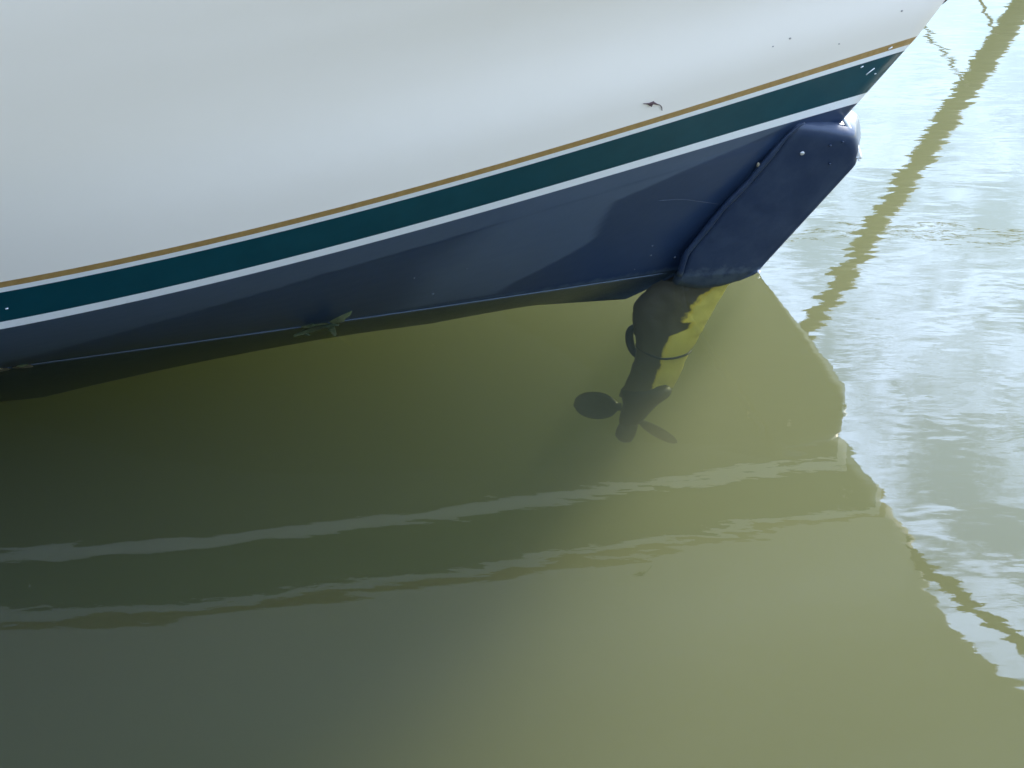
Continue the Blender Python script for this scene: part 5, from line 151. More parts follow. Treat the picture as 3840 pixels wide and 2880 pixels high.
[[1.1524,1.1034,0.7248],[1.1691,1.0897,0.7138],[1.182,1.0928,0.7116],[1.1948,1.0961,0.7095],[1.2077,1.0994,0.7075],[1.2205,1.1029,0.705],[1.2334,1.1066,0.7025],[1.2463,1.1104,0.7],[1.2592,1.1143,0.6975],[1.272,1.1184,0.6947],[1.2849,1.1231,0.6908],[1.2977,1.1278,0.687],[1.3106,1.1326,0.6833],[1.3235,1.1374,0.6796],[1.3364,1.1422,0.6762],[1.3492,1.147,0.6728],[1.3621,1.1519,0.6695],[1.375,1.1568,0.6662],[1.3877,1.1625,0.6614],[1.4002,1.1691,0.655],[1.4126,1.1757,0.6487],[1.4214,1.1838,0.6381],[1.4277,1.1929,0.6248],[1.434,1.202,0.6114],[1.4381,1.211,0.5976],[1.4421,1.2201,0.5837],[1.4461,1.2294,0.5698],[1.4451,1.2374,0.5571],[1.4444,1.2445,0.5438],[1.4486,1.253,0.5294]],
[[1.1676,1.0961,0.7454],[1.1805,1.0989,0.7432],[1.1934,1.102,0.7412],[1.2062,1.1051,0.7392],[1.219,1.1084,0.7372],[1.2319,1.1119,0.7349],[1.2447,1.1156,0.7325],[1.2576,1.1193,0.73],[1.2704,1.1231,0.7277],[1.2833,1.1271,0.7249],[1.2961,1.1318,0.7211],[1.309,1.1365,0.7173],[1.3218,1.1413,0.7136],[1.3347,1.1461,0.7099],[1.3476,1.1509,0.7064],[1.3604,1.1557,0.703],[1.3733,1.1606,0.6997],[1.3862,1.1655,0.6964],[1.3989,1.1713,0.6915],[1.4113,1.1779,0.6851],[1.4238,1.1846,0.6786],[1.4324,1.1928,0.6678],[1.4385,1.202,0.6541],[1.4447,1.2113,0.6403],[1.4486,1.2205,0.6261],[1.4523,1.2297,0.6119],[1.456,1.2391,0.5976],[1.4546,1.2472,0.5846],[1.4536,1.2544,0.5709],[1.4575,1.2631,0.5561]]],"groove":[[0.7272,1.3491,0.0117],[0.7341,1.3292,0.0526],[0.741,1.3095,0.0932],[0.7522,1.2924,0.1306],[0.7721,1.2807,0.1617],[0.792,1.2689,0.1927],[0.8117,1.2573,0.2236],[0.8312,1.2455,0.2544],[0.8504,1.2338,0.2852],[0.8696,1.2221,0.3159],[0.8887,1.2105,0.3464],[0.9098,1.2005,0.3746],[0.9317,1.1912,0.4019],[0.9534,1.1819,0.429],[0.9751,1.1727,0.456],[0.9957,1.1628,0.484],[1.0148,1.1518,0.5132],[1.0339,1.1409,0.5422],[1.0529,1.1301,0.5712],[1.0718,1.1193,0.6],[1.0907,1.1086,0.6286],[1.1096,1.0981,0.6569],[1.1284,1.0876,0.6852],[1.151,1.0801,0.7093],[1.1745,1.0735,0.7321],[1.2007,1.0695,0.7511]],"leg":[[[0.6608,1.513,-0.0546],[1.0189,1.4449,-0.0336],0.09],
[[0.615,1.5217,-0.0944],[0.9685,1.4545,-0.0734],0.1],
[[0.5692,1.5304,-0.1406],[0.932,1.4615,-0.1187],0.105],
[[0.5408,1.5358,-0.1922],[0.9082,1.466,-0.1696],0.11],
[[0.5372,1.5365,-0.2487],[0.881,1.4711,-0.2271],0.11],
[[0.5465,1.5347,-0.3046],[0.8536,1.4763,-0.285],0.105],
[[0.5572,1.5327,-0.367],[0.8228,1.4822,-0.3497],0.1],
[[0.5491,1.5342,-0.4372],[0.7873,1.4889,-0.4213],0.095],
[[0.5291,1.538,-0.5086],[0.7598,1.4942,-0.4929],0.09],
[[0.5005,1.5434,-0.581],[0.7322,1.4994,-0.5649],0.085],
[[0.4856,1.5463,-0.6168],[0.7141,1.5029,-0.6007],0.082]],"cp0":[1.071,1.435,0.0],"cpn":[0.1867,0.9824,0.0],"cpt":[0.9824,-0.1867,0.0],"finn":[0.199,-0.8677,-0.4555],"px":{"collar":[[0.5572,1.5327,-0.367],[0.6326,1.5183,-0.3583],[0.7155,1.5026,-0.3756],[0.7744,1.4914,-0.4222]],"bracket":[[0.5673,1.5307,-0.2807],[0.5369,1.5365,-0.2952],[0.5256,1.5387,-0.3236],[0.53,1.5378,-0.3662],[0.5461,1.5348,-0.4031],[0.5678,1.5306,-0.4245]],"skirt":[[0.4865,1.5461,-0.6013],[0.7143,1.5028,-0.6084]],"hubA":[[0.5792,1.5285,-0.6334]],"hubB":[[0.5084,1.5419,-0.8201]],"bladeL":[[0.4963,1.5442,-0.678],[0.2795,1.5854,-0.6818]],"bladeR":[[0.5631,1.5315,-0.7275],[0.7508,1.4959,-0.8254]]},"F":{"twig":[[0.4945,0.372,0.985],[0.5158,0.3913,0.9808],[0.5327,0.4043,0.9809],[0.5481,0.4222,0.9718],[0.5614,0.4374,0.9644],[0.5686,0.4512,0.952],[0.5706,0.4609,0.9396]],"twigb":[[0.5137,0.3902,0.98],[0.5249,0.4051,0.9705],[0.5333,0.401,0.9868]],"seed":[[1.0229,1.125,0.5688],[1.0271,1.1461,0.5498],[1.0325,1.1764,0.5217]],"specks":[[1.0098,0.6841,1.1406],[1.0804,0.7292,1.1631],[1.3026,0.9276,1.1035],[1.571,1.0748,1.2087]],"bolts":[[[1.2058,1.1426,0.6052],[0.18,-0.8759,-0.4477]],
[[1.3222,1.1523,0.6356],[0.2038,-0.8655,-0.4577]],
[[1.3737,1.1591,0.6491],[0.2607,-0.8903,-0.3734]],
[[1.3318,1.2036,0.5443],[0.221,-0.857,-0.4655]]],"hullbolts":[[[0.5984,1.2334,0.1779],[0.4076,-0.6516,-0.6397]],
[[0.5971,1.2864,0.1207],[0.3895,-0.6814,-0.6196]],
[[0.7085,1.3867,0.0813],[0.3988,-0.685,-0.6097]],
[[0.5289,1.313,0.0492],[0.3799,-0.6879,-0.6185]],
[[-0.3852,0.5137,0.2568],[0.3447,-0.5224,-0.7799]],
[[-0.3224,0.7626,0.112],[0.3092,-0.5547,-0.7724]],
[[-0.1822,0.648,0.2545],[0.3508,-0.5624,-0.7488]]],"scratch":[[[1.4554,1.1579,0.931],[1.4727,1.1615,0.9447],[1.4903,1.1661,0.957]],
[[1.4235,1.1075,0.9711],[1.4347,1.1119,0.9768]],
[[1.4955,1.1883,0.9281],[1.5027,1.1925,0.9294]],
[[-1.7023,-0.6565,0.5115],[-1.7112,-0.6581,0.5092]]],"navyscratch":[[0.6019,0.9639,0.4497],[0.7083,1.0607,0.4282],[0.8072,1.1692,0.3875],[0.9018,1.2683,0.349]],"whitechips":[[1.4589,1.2494,0.554],[1.0756,1.3996,0.012]],"goldscratch":[[1.5392,1.1472,1.039],[1.5562,1.1542,1.0475]],"sprig":[-0.7156,0.6933,0.004],"leaves":[[[-0.7402,0.7043,0.012],[-0.7021,0.6733,0.0529],[-0.6409,0.6433,0.0886]],
[[-0.7579,0.7345,0.01],[-0.7875,0.6833,0.036],[-0.8272,0.6833,0.0417]],
[[-0.7402,0.7005,0.003],[-0.799,0.68,0.003],[-0.8539,0.6663,0.003]],
[[-0.7475,0.683,0.002],[-0.8047,0.6219,0.002],[-0.8728,0.5484,0.002]],
[[-0.7286,0.6898,0.002],[-0.7267,0.6388,0.002],[-0.7046,0.5484,0.002]],
[[-0.7197,0.6464,0.004],[-0.7402,0.6496,0.004],[-0.7612,0.6578,0.0024]],
[[-0.7155,0.6159,0.03],[-0.7298,0.6203,0.03],[-0.7476,0.6611,0.018]],
[[-0.7288,0.5956,0.03],[-0.7485,0.5989,0.03],[-0.7715,0.6384,0.018]],
[[-0.8343,0.677,0.004],[-0.853,0.6803,0.004],[-0.8722,0.6888,0.0024]],
[[-0.7197,0.6464,0.004],[-0.7386,0.6495,0.004],[-0.758,0.6578,0.0024]],
[[-0.6976,0.6058,0.03],[-0.7195,0.6097,0.03],[-0.7448,0.6501,0.018]],
[[-0.7002,0.6872,0.004],[-0.7115,0.6902,0.004],[-0.7233,0.6983,0.0024]],
[[-0.8069,0.5624,0.004],[-0.8186,0.5611,0.004],[-0.8309,0.5643,0.0024]],
[[-0.7944,0.6125,0.03],[-0.8093,0.6118,0.03],[-0.8278,0.6471,0.018]]],"leaves2":[[[-1.9588,0.1471,0.006],[-1.9416,0.1548,0.0389],[-1.9211,0.1548,0.041]],
[[-1.9123,0.1709,0.004],[-1.8728,0.177,0.004],[-1.8339,0.1862,0.004]],
[[-1.8919,0.1532,0.02],[-1.8677,0.1598,0.022],[-1.8474,0.1593,0.02]],
[[-1.9899,0.1315,0.004],[-1.9507,0.1375,0.004],[-1.9141,0.1557,0.004]]],"wl":[[-4.5984,-0.4976,0.002],[-3.9423,-0.4276,0.002],[-3.4558,-0.3371,0.002],[-2.9763,-0.2145,0.002],[-2.6616,-0.1152,0.002],[-2.3516,-0.002,0.002],[-2.047,0.1248,0.002],[-1.9359,0.174,0.002],[-1.8248,0.2235,0.002],[-1.7137,0.2733,0.002],[-1.6026,0.3234,0.002],[-1.4915,0.3738,0.002],[-1.3804,0.4245,0.002],[-1.2693,0.4755,0.002],[-1.1582,0.5268,0.002],[-1.0471,0.5783,0.002],[-0.936,0.6302,0.002],[-0.8249,0.6823,0.002],[-0.7138,0.7348,0.002],[-0.6027,0.7875,0.002],[-0.4916,0.8405,0.002],[-0.3805,0.8938,0.002],[-0.2694,0.9475,0.002],[-0.1583,1.0014,0.002],[-0.0473,1.0556,0.002],[0.0638,1.11,0.002],[0.1749,1.1648,0.002],[0.286,1.2199,0.002],[0.3971,1.2753,0.002],[0.4805,1.317,0.002],[0.5638,1.3589,0.002],[0.6193,1.3869,0.002],[0.6749,1.415,0.002]]},"NE":[[1.7878,0.951,1.2385],[1.8389,0.951,1.3234],[1.8932,0.951,1.4165],[1.9637,0.951,1.5168],[2.084,0.951,1.6298],[2.1453,0.951,1.7197],[2.2845,0.951,1.8276],[2.4402,0.951,1.9755]]}
V = lambda p: Vector(p)
CP0, CPN, CPT = V(DATA['cp0']), V(DATA['cpn']), V(DATA['cpt'])     # the yacht's centre plane
def mirror(p): p = V(p); return p - 2 * (p - CP0).dot(CPN) * CPN

# ---------------------------------------------------------------- helpers
def obj(name, verts, faces, mat, parent=None, smooth=True, mats=None, idx=None):
    me = bpy.data.meshes.new(name); me.from_pydata([tuple(v) for v in verts], [], faces)
    bm = bmesh.new(); bm.from_mesh(me); bmesh.ops.remove_doubles(bm, verts=bm.verts, dist=1e-5)
    bmesh.ops.recalc_face_normals(bm, faces=bm.faces); bm.to_mesh(me); bm.free()
    me.materials.append(mat)
    if smooth: me.polygons.foreach_set('use_smooth', [True] * len(me.polygons))
    o = bpy.data.objects.new(name, me); col.objects.link(o)
    if parent: o.parent = parent; o.matrix_parent_inverse = parent_inv(parent)
    return o
def parent_inv(p):
    m = p.matrix_basis.copy(); q = p
    while q.parent: m = q.parent.matrix_basis @ q.matrix_parent_inverse @ m; q = q.parent
    return m.inverted()
def empty(name, loc): o = bpy.data.objects.new(name, None); o.location = loc; o.empty_display_size = .2; col.objects.link(o); return o
def tag(o, label=None, cat=None, group=None, kind=None):
    for k, v in (('label', label), ('category', cat), ('group', group), ('kind', kind)):
        if v: o[k] = v
    return o
def grid(rows, off=0, flip=False):
    nr, nc = len(rows), len(rows[0]); vs = [V(p) for r in rows for p in r]
    fs = []
    for j in range(nr - 1):
        for i in range(nc - 1):
            q = [off + j*nc + i, off + j*nc + i + 1, off + (j+1)*nc + i + 1, off + (j+1)*nc + i]
            fs.append(q[::-1] if flip else q)
    return vs, fs
def both_sides(rows, close=True):
    v, f = grid(rows); n = len(v)
    v2, f2 = grid([[mirror(p) for p in r] for r in rows], n, True); v += v2; f += f2
    if close:
        nc = len(rows[0])
        for j in range(len(rows) - 1):
            a, b = j*nc + nc - 1, (j+1)*nc + nc - 1
            f.append([a, n + a, n + b, b])
    return v, f
def tube(pts, r, seg=10, caps=True):
    pts = [V(p) for p in pts]; n = len(pts); rr = r if isinstance(r, (list, tuple)) else [r]*n
    vs, fs = [], []; t0 = (pts[1] - pts[0]).normalized(); u = t0.orthogonal().normalized()
    for i in range(n):
        t = (pts[min(i+1, n-1)] - pts[max(i-1, 0)]).normalized()
        u = (u - t*u.dot(t)).normalized(); b = t.cross(u)
        for k in range(seg):
            a = 2*math.pi*k/seg; vs.append(pts[i] + (u*math.cos(a) + b*math.sin(a))*rr[i])
    for i in range(n-1):
        for k in range(seg): fs.append([i*seg + k, i*seg + (k+1) % seg, (i+1)*seg + (k+1) % seg, (i+1)*seg + k])
    if caps: fs.append(list(range(seg))[::-1]); fs.append([(n-1)*seg + k for k in range(seg)])
    return vs, fs
def smooth_pts(pts, n=24):
    pts = [V(p) for p in pts]; out = []; m = len(pts)
    for i in range(n):
        t = i/(n-1)*(m-1); k = min(int(t), m-2); u = t-k
        p0, p1, p2, p3 = pts[max(k-1, 0)], pts[k], pts[k+1], pts[min(k+2, m-1)]
        out.append(.5*((2*p1) + (p2-p0)*u + (2*p0-5*p1+4*p2-p3)*u*u + (3*p1-p0-3*p2+p3)*u**3))
    return out

# ---------------------------------------------------------------- materials
def mat(name, color, rough=.5, spec=.5, coat=0, mottling=None, bump=None, metallic=0):
    m = bpy.data.materials.new(name); m.use_nodes = True; nt = m.node_tree; b = nt.nodes['Principled BSDF']
    b.inputs['Base Color'].default_value = (*color, 1); b.inputs['Roughness'].default_value = rough
    b.inputs['Specular IOR Level'].default_value = spec; b.inputs['Coat Weight'].default_value = coat; b.inputs['Coat Roughness'].default_value = .08
    b.inputs['Metallic'].default_value = metallic
    tc = nt.nodes.new('ShaderNodeTexCoord')
    if mottling:
        scale, c2, lo, hi = mottling
        n = nt.nodes.new('ShaderNodeTexNoise'); n.inputs['Scale'].default_value = scale; n.inputs['Detail'].default_value = 7; n.inputs['Roughness'].default_value = .62
        nt.links.new(tc.outputs['Object'], n.inputs['Vector'])
        r = nt.nodes.new('ShaderNodeValToRGB'); nt.links.new(n.outputs['Fac'], r.inputs[0])
        r.color_ramp.elements[0].position = lo; r.color_ramp.elements[0].color = (*color, 1)
        r.color_ramp.elements[1].position = hi; r.color_ramp.elements[1].color = (*c2, 1)
        nt.links.new(r.outputs[0], b.inputs['Base Color'])
    if bump:
        scale, dist = bump
        n = nt.nodes.new('ShaderNodeTexNoise'); n.inputs['Scale'].default_value = scale; n.inputs['Detail'].default_value = 5
        nt.links.new(tc.outputs['Object'], n.inputs['Vector'])
        bp = nt.nodes.new('ShaderNodeBump'); bp.inputs['Strength'].default_value = 1; bp.inputs['Distance'].default_value = dist
        nt.links.new(n.outputs['Fac'], bp.inputs['Height']); nt.links.new(bp.outputs[0], b.inputs['Normal'])
    return m
M = {}
M['topside'] = mat('topside_gelcoat', (.80, .735, .64), .5, .3, 0, (.9, (.825, .76, .665), .35, .7), (1.2, .0006))
M['stripe'] = mat('stripe_white', (.84, .85, .84), .35, .5, 0, (60, (.74, .75, .72), .55, .8))
M['green'] = mat('boot_green', (.001, .048, .066), .35, .3, 0, (9, (.003, .058, .078), .4, .7))
M['gold'] = mat('gold_paint', (.40, .25, .085), .45, .4, 0, (40, (.32, .19, .06), .4, .7))
M['navy'] = mat('antifouling_navy', (.016, .040, .120), .30, .35, bump=(9, .0010))
def navy_sheen(m):
    nt = m.node_tree; at = N(nt, 'ShaderNodeAttribute', attribute_name='reflect_tone'); r = N(nt, 'ShaderNodeValToRGB'); nt.links.new(at.outputs['Fac'], r.inputs[0])
    r.color_ramp.elements[0].position = 0; r.color_ramp.elements[0].color = (.016, .037, .090, 1)
    r.color_ramp.elements[1].position = 1; r.color_ramp.elements[1].color = (.074, .110, .172, 1)
    nt.links.new(r.outputs[0], nt.nodes['Principled BSDF'].inputs['Base Color'])
navy_sheen(M['navy'])
def slime_band(m, top, col_):      # dried scum left by the water just above the waterline
    nt = m.node_tree; L = nt.links.new; b = nt.nodes['Principled BSDF']; src = b.inputs['Base Color'].links[0].from_socket
    g = N(nt, 'ShaderNodeNewGeometry'); s = N(nt, 'ShaderNodeSeparateXYZ'); L(g.outputs['Position'], s.inputs[0])
    n = N(nt, 'ShaderNodeTexNoise'); n.inputs['Scale'].default_value = 22; n.inputs['Detail'].default_value = 8; n.inputs['Roughness'].default_value = .7; L(g.outputs['Position'], n.inputs['Vector'])
    mr = N(nt, 'ShaderNodeMapRange'); L(s.outputs['Z'], mr.inputs[0]); mr.inputs[1].default_value = top; mr.inputs[2].default_value = .012; mr.inputs[3].default_value = -.25; mr.inputs[4].default_value = .25
    a = N(nt, 'ShaderNodeMath', operation='ADD'); L(mr.outputs[0], a.inputs[0]); L(n.outputs['Fac'], a.inputs[1])
    r = N(nt, 'ShaderNodeMapRange'); L(a.outputs[0], r.inputs[0]); r.inputs[1].default_value = .56; r.inputs[2].default_value = .80; r.inputs[4].default_value = .55
    x = N(nt, 'ShaderNodeMixRGB'); L(r.outputs[0], x.inputs[0]); L(src, x.inputs[1]); x.inputs[2].default_value = (*col_, 1); L(x.outputs[0], b.inputs['Base Color'])
slime_band(M['navy'], .05, (.10, .14, .17))
M['fin'] = mat('stem_navy', (.017, .032, .068), .30, .5, 0, (7, (.034, .053, .090), .4, .7), (22, .0012))
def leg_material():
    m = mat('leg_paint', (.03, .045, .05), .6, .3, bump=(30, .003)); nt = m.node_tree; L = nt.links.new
    at = N(nt, 'ShaderNodeAttribute', attribute_name='sunlit_side'); tc = N(nt, 'ShaderNodeTexCoord')
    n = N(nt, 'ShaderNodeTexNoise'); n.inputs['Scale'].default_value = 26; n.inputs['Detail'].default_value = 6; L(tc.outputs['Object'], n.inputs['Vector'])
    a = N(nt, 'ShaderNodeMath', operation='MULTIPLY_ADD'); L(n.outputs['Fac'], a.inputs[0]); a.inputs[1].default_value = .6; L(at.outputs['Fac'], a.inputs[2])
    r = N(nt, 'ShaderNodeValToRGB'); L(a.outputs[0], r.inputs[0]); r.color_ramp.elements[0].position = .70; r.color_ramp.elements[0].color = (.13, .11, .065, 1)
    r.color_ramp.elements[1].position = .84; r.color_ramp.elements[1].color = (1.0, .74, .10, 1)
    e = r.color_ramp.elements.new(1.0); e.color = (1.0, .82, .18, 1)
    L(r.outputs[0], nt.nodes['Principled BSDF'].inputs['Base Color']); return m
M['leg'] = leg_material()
slime_band(M['fin'], .09, (.11, .14, .16))
M['gear'] = mat('gearcase_paint', (.015, .022, .03), .5, .4, 0, (20, (.05, .055, .05), .5, .75), (40, .002))
M['steel'] = mat('bright_steel', (.75, .74, .72), .3, .5, metallic=.6)
M['white'] = mat('white_paint', (.80, .79, .76), .4)
M['dark'] = mat('dark_wood', (.05, .04, .03), .6)
M['deck'] = mat('deck', (.5, .48, .43), .7)
M['pole'] = mat('weathered_pole', (.06, .05, .035), .8, .3, 0, (6, (.10, .08, .05), .4, .7))
M['leaf'] = mat('leaf_green', (.12, .15, .06), .55, .3, 0, (30, (.20, .19, .09), .4, .7))
M['dry'] = mat('dry_leaf', (.28, .24, .13), .7, .2, 0, (30, (.2, .15, .07), .4, .7))
M['twig'] = mat('twig', (.10, .06, .06), .8, .2)
M['mud'] = mat('mud', (.08, .07, .04), .9, .1, 0, (1.5, (.05, .045, .025), .4, .7))

def water_material():
    m = bpy.data.materials.new('harbour_water'); m.use_nodes = True; nt = m.node_tree; nt.nodes.clear(); L = nt.links.new
    out = N(nt, 'ShaderNodeOutputMaterial')
    tc = N(nt, 'ShaderNodeTexCoord')
    mp = N(nt, 'ShaderNodeMapping'); L(tc.outputs['Object'], mp.inputs[0]); mp.inputs['Rotation'].default_value = (0, 0, R(-8)); mp.inputs['Scale'].default_value = (.75, 1.25, 1)
    n1 = N(nt, 'ShaderNodeTexNoise'); L(mp.outputs[0], n1.inputs['Vector']); n1.inputs['Scale'].default_value = 3.2; n1.inputs['Detail'].default_value = 2.5; n1.inputs['Roughness'].default_value = .5; n1.inputs['Distortion'].default_value = .3
    n2 = N(nt, 'ShaderNodeTexNoise'); L(mp.outputs[0], n2.inputs['Vector']); n2.inputs['Scale'].default_value = .8; n2.inputs['Detail'].default_value = 1
    n3 = N(nt, 'ShaderNodeTexNoise'); L(mp.outputs[0], n3.inputs['Vector']); n3.inputs['Scale'].default_value = 15; n3.inputs['Detail'].default_value = 3
    a3 = N(nt, 'ShaderNodeMath', operation='MULTIPLY_ADD'); L(n3.outputs['Fac'], a3.inputs[0]); a3.inputs[1].default_value = .08; L(n1.outputs['Fac'], a3.inputs[2])
    add = N(nt, 'ShaderNodeMath', operation='MULTIPLY_ADD'); L(n2.outputs['Fac'], add.inputs[0]); add.inputs[1].default_value = 1.4; L(a3.outputs[0], add.inputs[2])
    bp = N(nt, 'ShaderNodeBump'); bp.inputs['Strength'].default_value = 1; bp.inputs['Distance'].default_value = WAVE; L(add.outputs[0], bp.inputs['Height'])
    lw = N(nt, 'ShaderNodeLayerWeight'); lw.inputs['Blend'].default_value = .5; L(bp.outputs[0], lw.inputs['Normal'])
    p5 = N(nt, 'ShaderNodeMath', operation='POWER'); L(lw.outputs['Facing'], p5.inputs[0]); p5.inputs[1].default_value = 5
    fr = N(nt, 'ShaderNodeMath', operation='MULTIPLY_ADD'); L(p5.outputs[0], fr.inputs[0]); fr.inputs[1].default_value = .98; fr.inputs[2].default_value = .02
    gl = N(nt, 'ShaderNodeBsdfGlossy'); gl.inputs['Roughness'].default_value = 0.0; L(bp.outputs[0], gl.inputs['Normal'])
    tr = N(nt, 'ShaderNodeBsdfTransparent')
    mx = N(nt, 'ShaderNodeMixShader'); L(fr.outputs[0], mx.inputs[0]); L(tr.outputs[0], mx.inputs[1]); L(gl.outputs[0], mx.inputs[2])
    L(mx.outputs[0], out.inputs['Surface'])
    s = N(nt, 'ShaderNodeVolumeScatter'); s.inputs['Color'].default_value = (*SCAT, 1); s.inputs['Density'].default_value = SDEN; s.inputs['Anisotropy'].default_value = .3
    a = N(nt, 'ShaderNodeVolumeAbsorption'); a.inputs['Color'].default_value = (*ABSC, 1); a.inputs['Density'].default_value = ADEN
    av = N(nt, 'ShaderNodeAddShader'); L(s.outputs[0], av.inputs[0]); L(a.outputs[0], av.inputs[1]); L(av.outputs[0], out.inputs['Volume'])
    return m
WAVE = .0018
SCAT, SDEN = (.80, .83, .60), .165      # silt in suspension
ABSC, ADEN = (.44, .48, .19), .76      # peaty yellow-green water
M['water'] = water_material()

# ---------------------------------------------------------------- setting: water body and bed
def box(name, x0, x1, y0, y1, z0, z1, m):
    v = [(x0,y0,z0),(x1,y0,z0),(x1,y1,z0),(x0,y1,z0),(x0,y0,z1),(x1,y0,z1),(x1,y1,z1),(x0,y1,z1)]
    return obj(name, v, [[0,3,2,1],[4,5,6,7],[0,1,5,4],[1,2,6,5],[2,3,7,6],[3,0,4,7]], m, smooth=False)
wat = tag(box('water', -300, 300, -300, 300, -5, 0, M['water']), kind='structure')
bed = []
for j in range(41): bed.append([(-280 + 14*i, -280 + 14*j, -4.2 + .25*noise.noise((i*.9, j*.9, 0))) for i in range(41)])
v, f = grid(bed); tag(obj('harbour_bed', v, f, M['mud']), kind='structure')

# ---------------------------------------------------------------- the yacht
yacht = empty('yacht', (0, 1.6, 0))
tag(yacht, 'white yacht with green, gold and white waterline stripes and navy bottom paint', 'yacht')
def refine(rows, ku, kv):
    rows = [[V(p) for p in r] for r in rows]
    rows = [[r[i].lerp(r[i+1], k/ku) for i in range(len(r)-1) for k in range(ku)] + [r[-1]] for r in rows]
    return [[a.lerp(b, k/kv) for a, b in zip(rows[j], rows[j+1])] for j in range(len(rows)-1) for k in range(kv)] + [rows[-1]]
v, f = both_sides(refine(DATA['under'][::-1], 2, 1) ); obj('hull_bottom', v, f, M['navy'], yacht)
KU, KV = 5, 4
NV = refine(DATA['navy'], KU, KV); v, f = both_sides(NV)
nv = obj('waterline_band', v, f, M['navy'], yacht)
def interp(x, xs, ys):
    if x <= xs[0]: return ys[0]
    for i in range(len(xs)-1):
        if x <= xs[i+1]: return ys[i] + (ys[i+1]-ys[i])*(x-xs[i])/(xs[i+1]-xs[i])
    return ys[-1]
def sst(a, b, x): t = max(0, min(1, (x-a)/(b-a))); return t*t*(3-2*t)
RRs = [0,.03,.06,.12,.2,.3,.4,.5,.6,.7,.8,.86,.92,.96,1]
def reflect_tone(s, r, p):  # reflections of the surroundings painted in as lighter patches; wet band at the waterline
    n1 = noise.noise(p*5.0)*.5 + noise.noise(p*13)*.25; n2 = noise.noise(p*30)*.3
    line = interp(s, [-.4, 0, .1, .2, .3, .4, .6, .8], [0, .2, .42, .60, .71, .79, .855, .89])
    up = sst(-.008, .008, r - line + .006*n1) * (1 - sst(.80, .815, s))                       # lighter upper band, a painted reflection
    edge = line - r
    mark = (1 - sst(.0, .03, edge)) * sst(-.004, .004, edge) * sst(.1, .3, s) * (1 - sst(.80, .81, s))
    right = interp(r, [0, .15, .3, .45, .6, .75, .85, .95, 1], [.70, .705, .745, .765, .745, .735, .80, .89, .93]) + .012*n1
    mid = sst(.50, .60, s + .02*n1) * (1 - sst(-.006, .006, s - right))
    smear = .55*sst(.15, .5, noise.noise(p*2.3 + Vector((3, 1, 7)))) * (1 - up)
    wet = 1 - sst(.045, .062, r + .010*n1)
    val = max(up*.85, mid*(1 - smear)) + .12*n1 + .05*n2
    return max(0, min(1, .15 + .75*val - .35*mark)) * (1 - wet)
cols = len(NV[0]); fa = []
for j, row in enumerate(NV):
    r = interp(j/KV, list(range(len(RRs))), RRs)
    for i, p in enumerate(row):
        s = interp(i/KU, list(range(len(DATA['SS']))), DATA['SS']); fa.append(reflect_tone(s, r, p))
fa += fa
from mathutils import kdtree
kd = kdtree.KDTree(len(v))
for i, p in enumerate(v): kd.insert(p, i)
kd.balance()
at_ = nv.data.attributes.new('reflect_tone', 'FLOAT', 'POINT')
for p in nv.data.vertices: at_.data[p.index].value = fa[kd.find(p.co)[1]]
mk = dict(lower_stripe='stripe', green_band='green', upper_stripe='stripe', gold_stripe='gold')
names = dict(lower_stripe='white_stripe', green_band='green_band', upper_stripe='white_stripe', gold_stripe='gold_stripe')
for k, rows in DATA['bands'].items():
    v, f = both_sides(rows); obj(names[k], v, f, M[mk[k]], yacht)
v, f = both_sides(DATA['tops']); obj('topside', v, f, M['topside'], yacht)  # upper bow, above the frame, is raised to shade the water
top = DATA['tops'][-1]; v = [V(p) for p in top] + [mirror(p) for p in top]; n = len(top)
obj('deck', [p - Vector((0,0,.03)) for p in v], [[i, i+1, n+i+1, n+i] for i in range(n-1)], M['deck'], yacht)
allrows = DATA['under'][::-1] + DATA['navy'][1:] + DATA['bands']['green_band'] + DATA['tops']
tv = [V(r[0]) for r in allrows] + [mirror(r[0]) for r in allrows]; n = len(allrows)
obj('transom', tv, [[i, i+1, n+i+1, n+i] for i in range(n-1)], M['topside'], yacht, smooth=False)

# stem fairing: near face, mirrored far face, rim between them
fin = DATA['fin']; v, f = grid(fin); n = len(v); v2, f2 = grid([[mirror(p) for p in r] for r in fin], n, True)
nb, na = len(fin), len(fin[0]); v += v2; f += f2
ring = [i for i in range(na)] + [j*na + na-1 for j in range(1, nb)] + [(nb-1)*na + i for i in range(na-2, -1, -1)] + [j*na for j in range(nb-2, 0, -1)]
for a, b in zip(ring, ring[1:] + ring[:1]): f.append([a, b, n+b, n+a])
stem = obj('stem_fairing', v, f, M['fin'], yacht)
v, f = tube(smooth_pts(DATA['groove'], 40), [(.013 + .001*math.sin(i*.7))*(1 if i < 30 else 1 - .75*(i-30)/9) for i in range(40)], 10); obj('sealant_bead', v, f, M['fin'], stem)

# dark spar reaching out from the bow
DK = DATA['DK']
v, f = tube(smooth_pts(DK, 24), [.016 + .018*min(1, i/8) for i in range(24)], 10); obj('bow_spar', v, f, M['dark'], yacht)

# mooring eye between the stem and the fairing's shoulder
e0, e1 = V(DATA['eye'][0]), V(DATA['eye'][1])
ax = (e1 - e0).normalized(); outd = Vector((.75, -.1, .25)); outd = (outd - ax*outd.dot(ax)).normalized()
pts = [e0 + (e1-e0)*(.5 - .5*math.cos(math.pi*t/15)) + outd*.008*math.sin(math.pi*t/15) for t in range(16)]
v, f = tube(pts, [.008 + .010*t/15 for t in range(16)], 12); obj('mooring_eye', v, f, M['steel'], yacht)

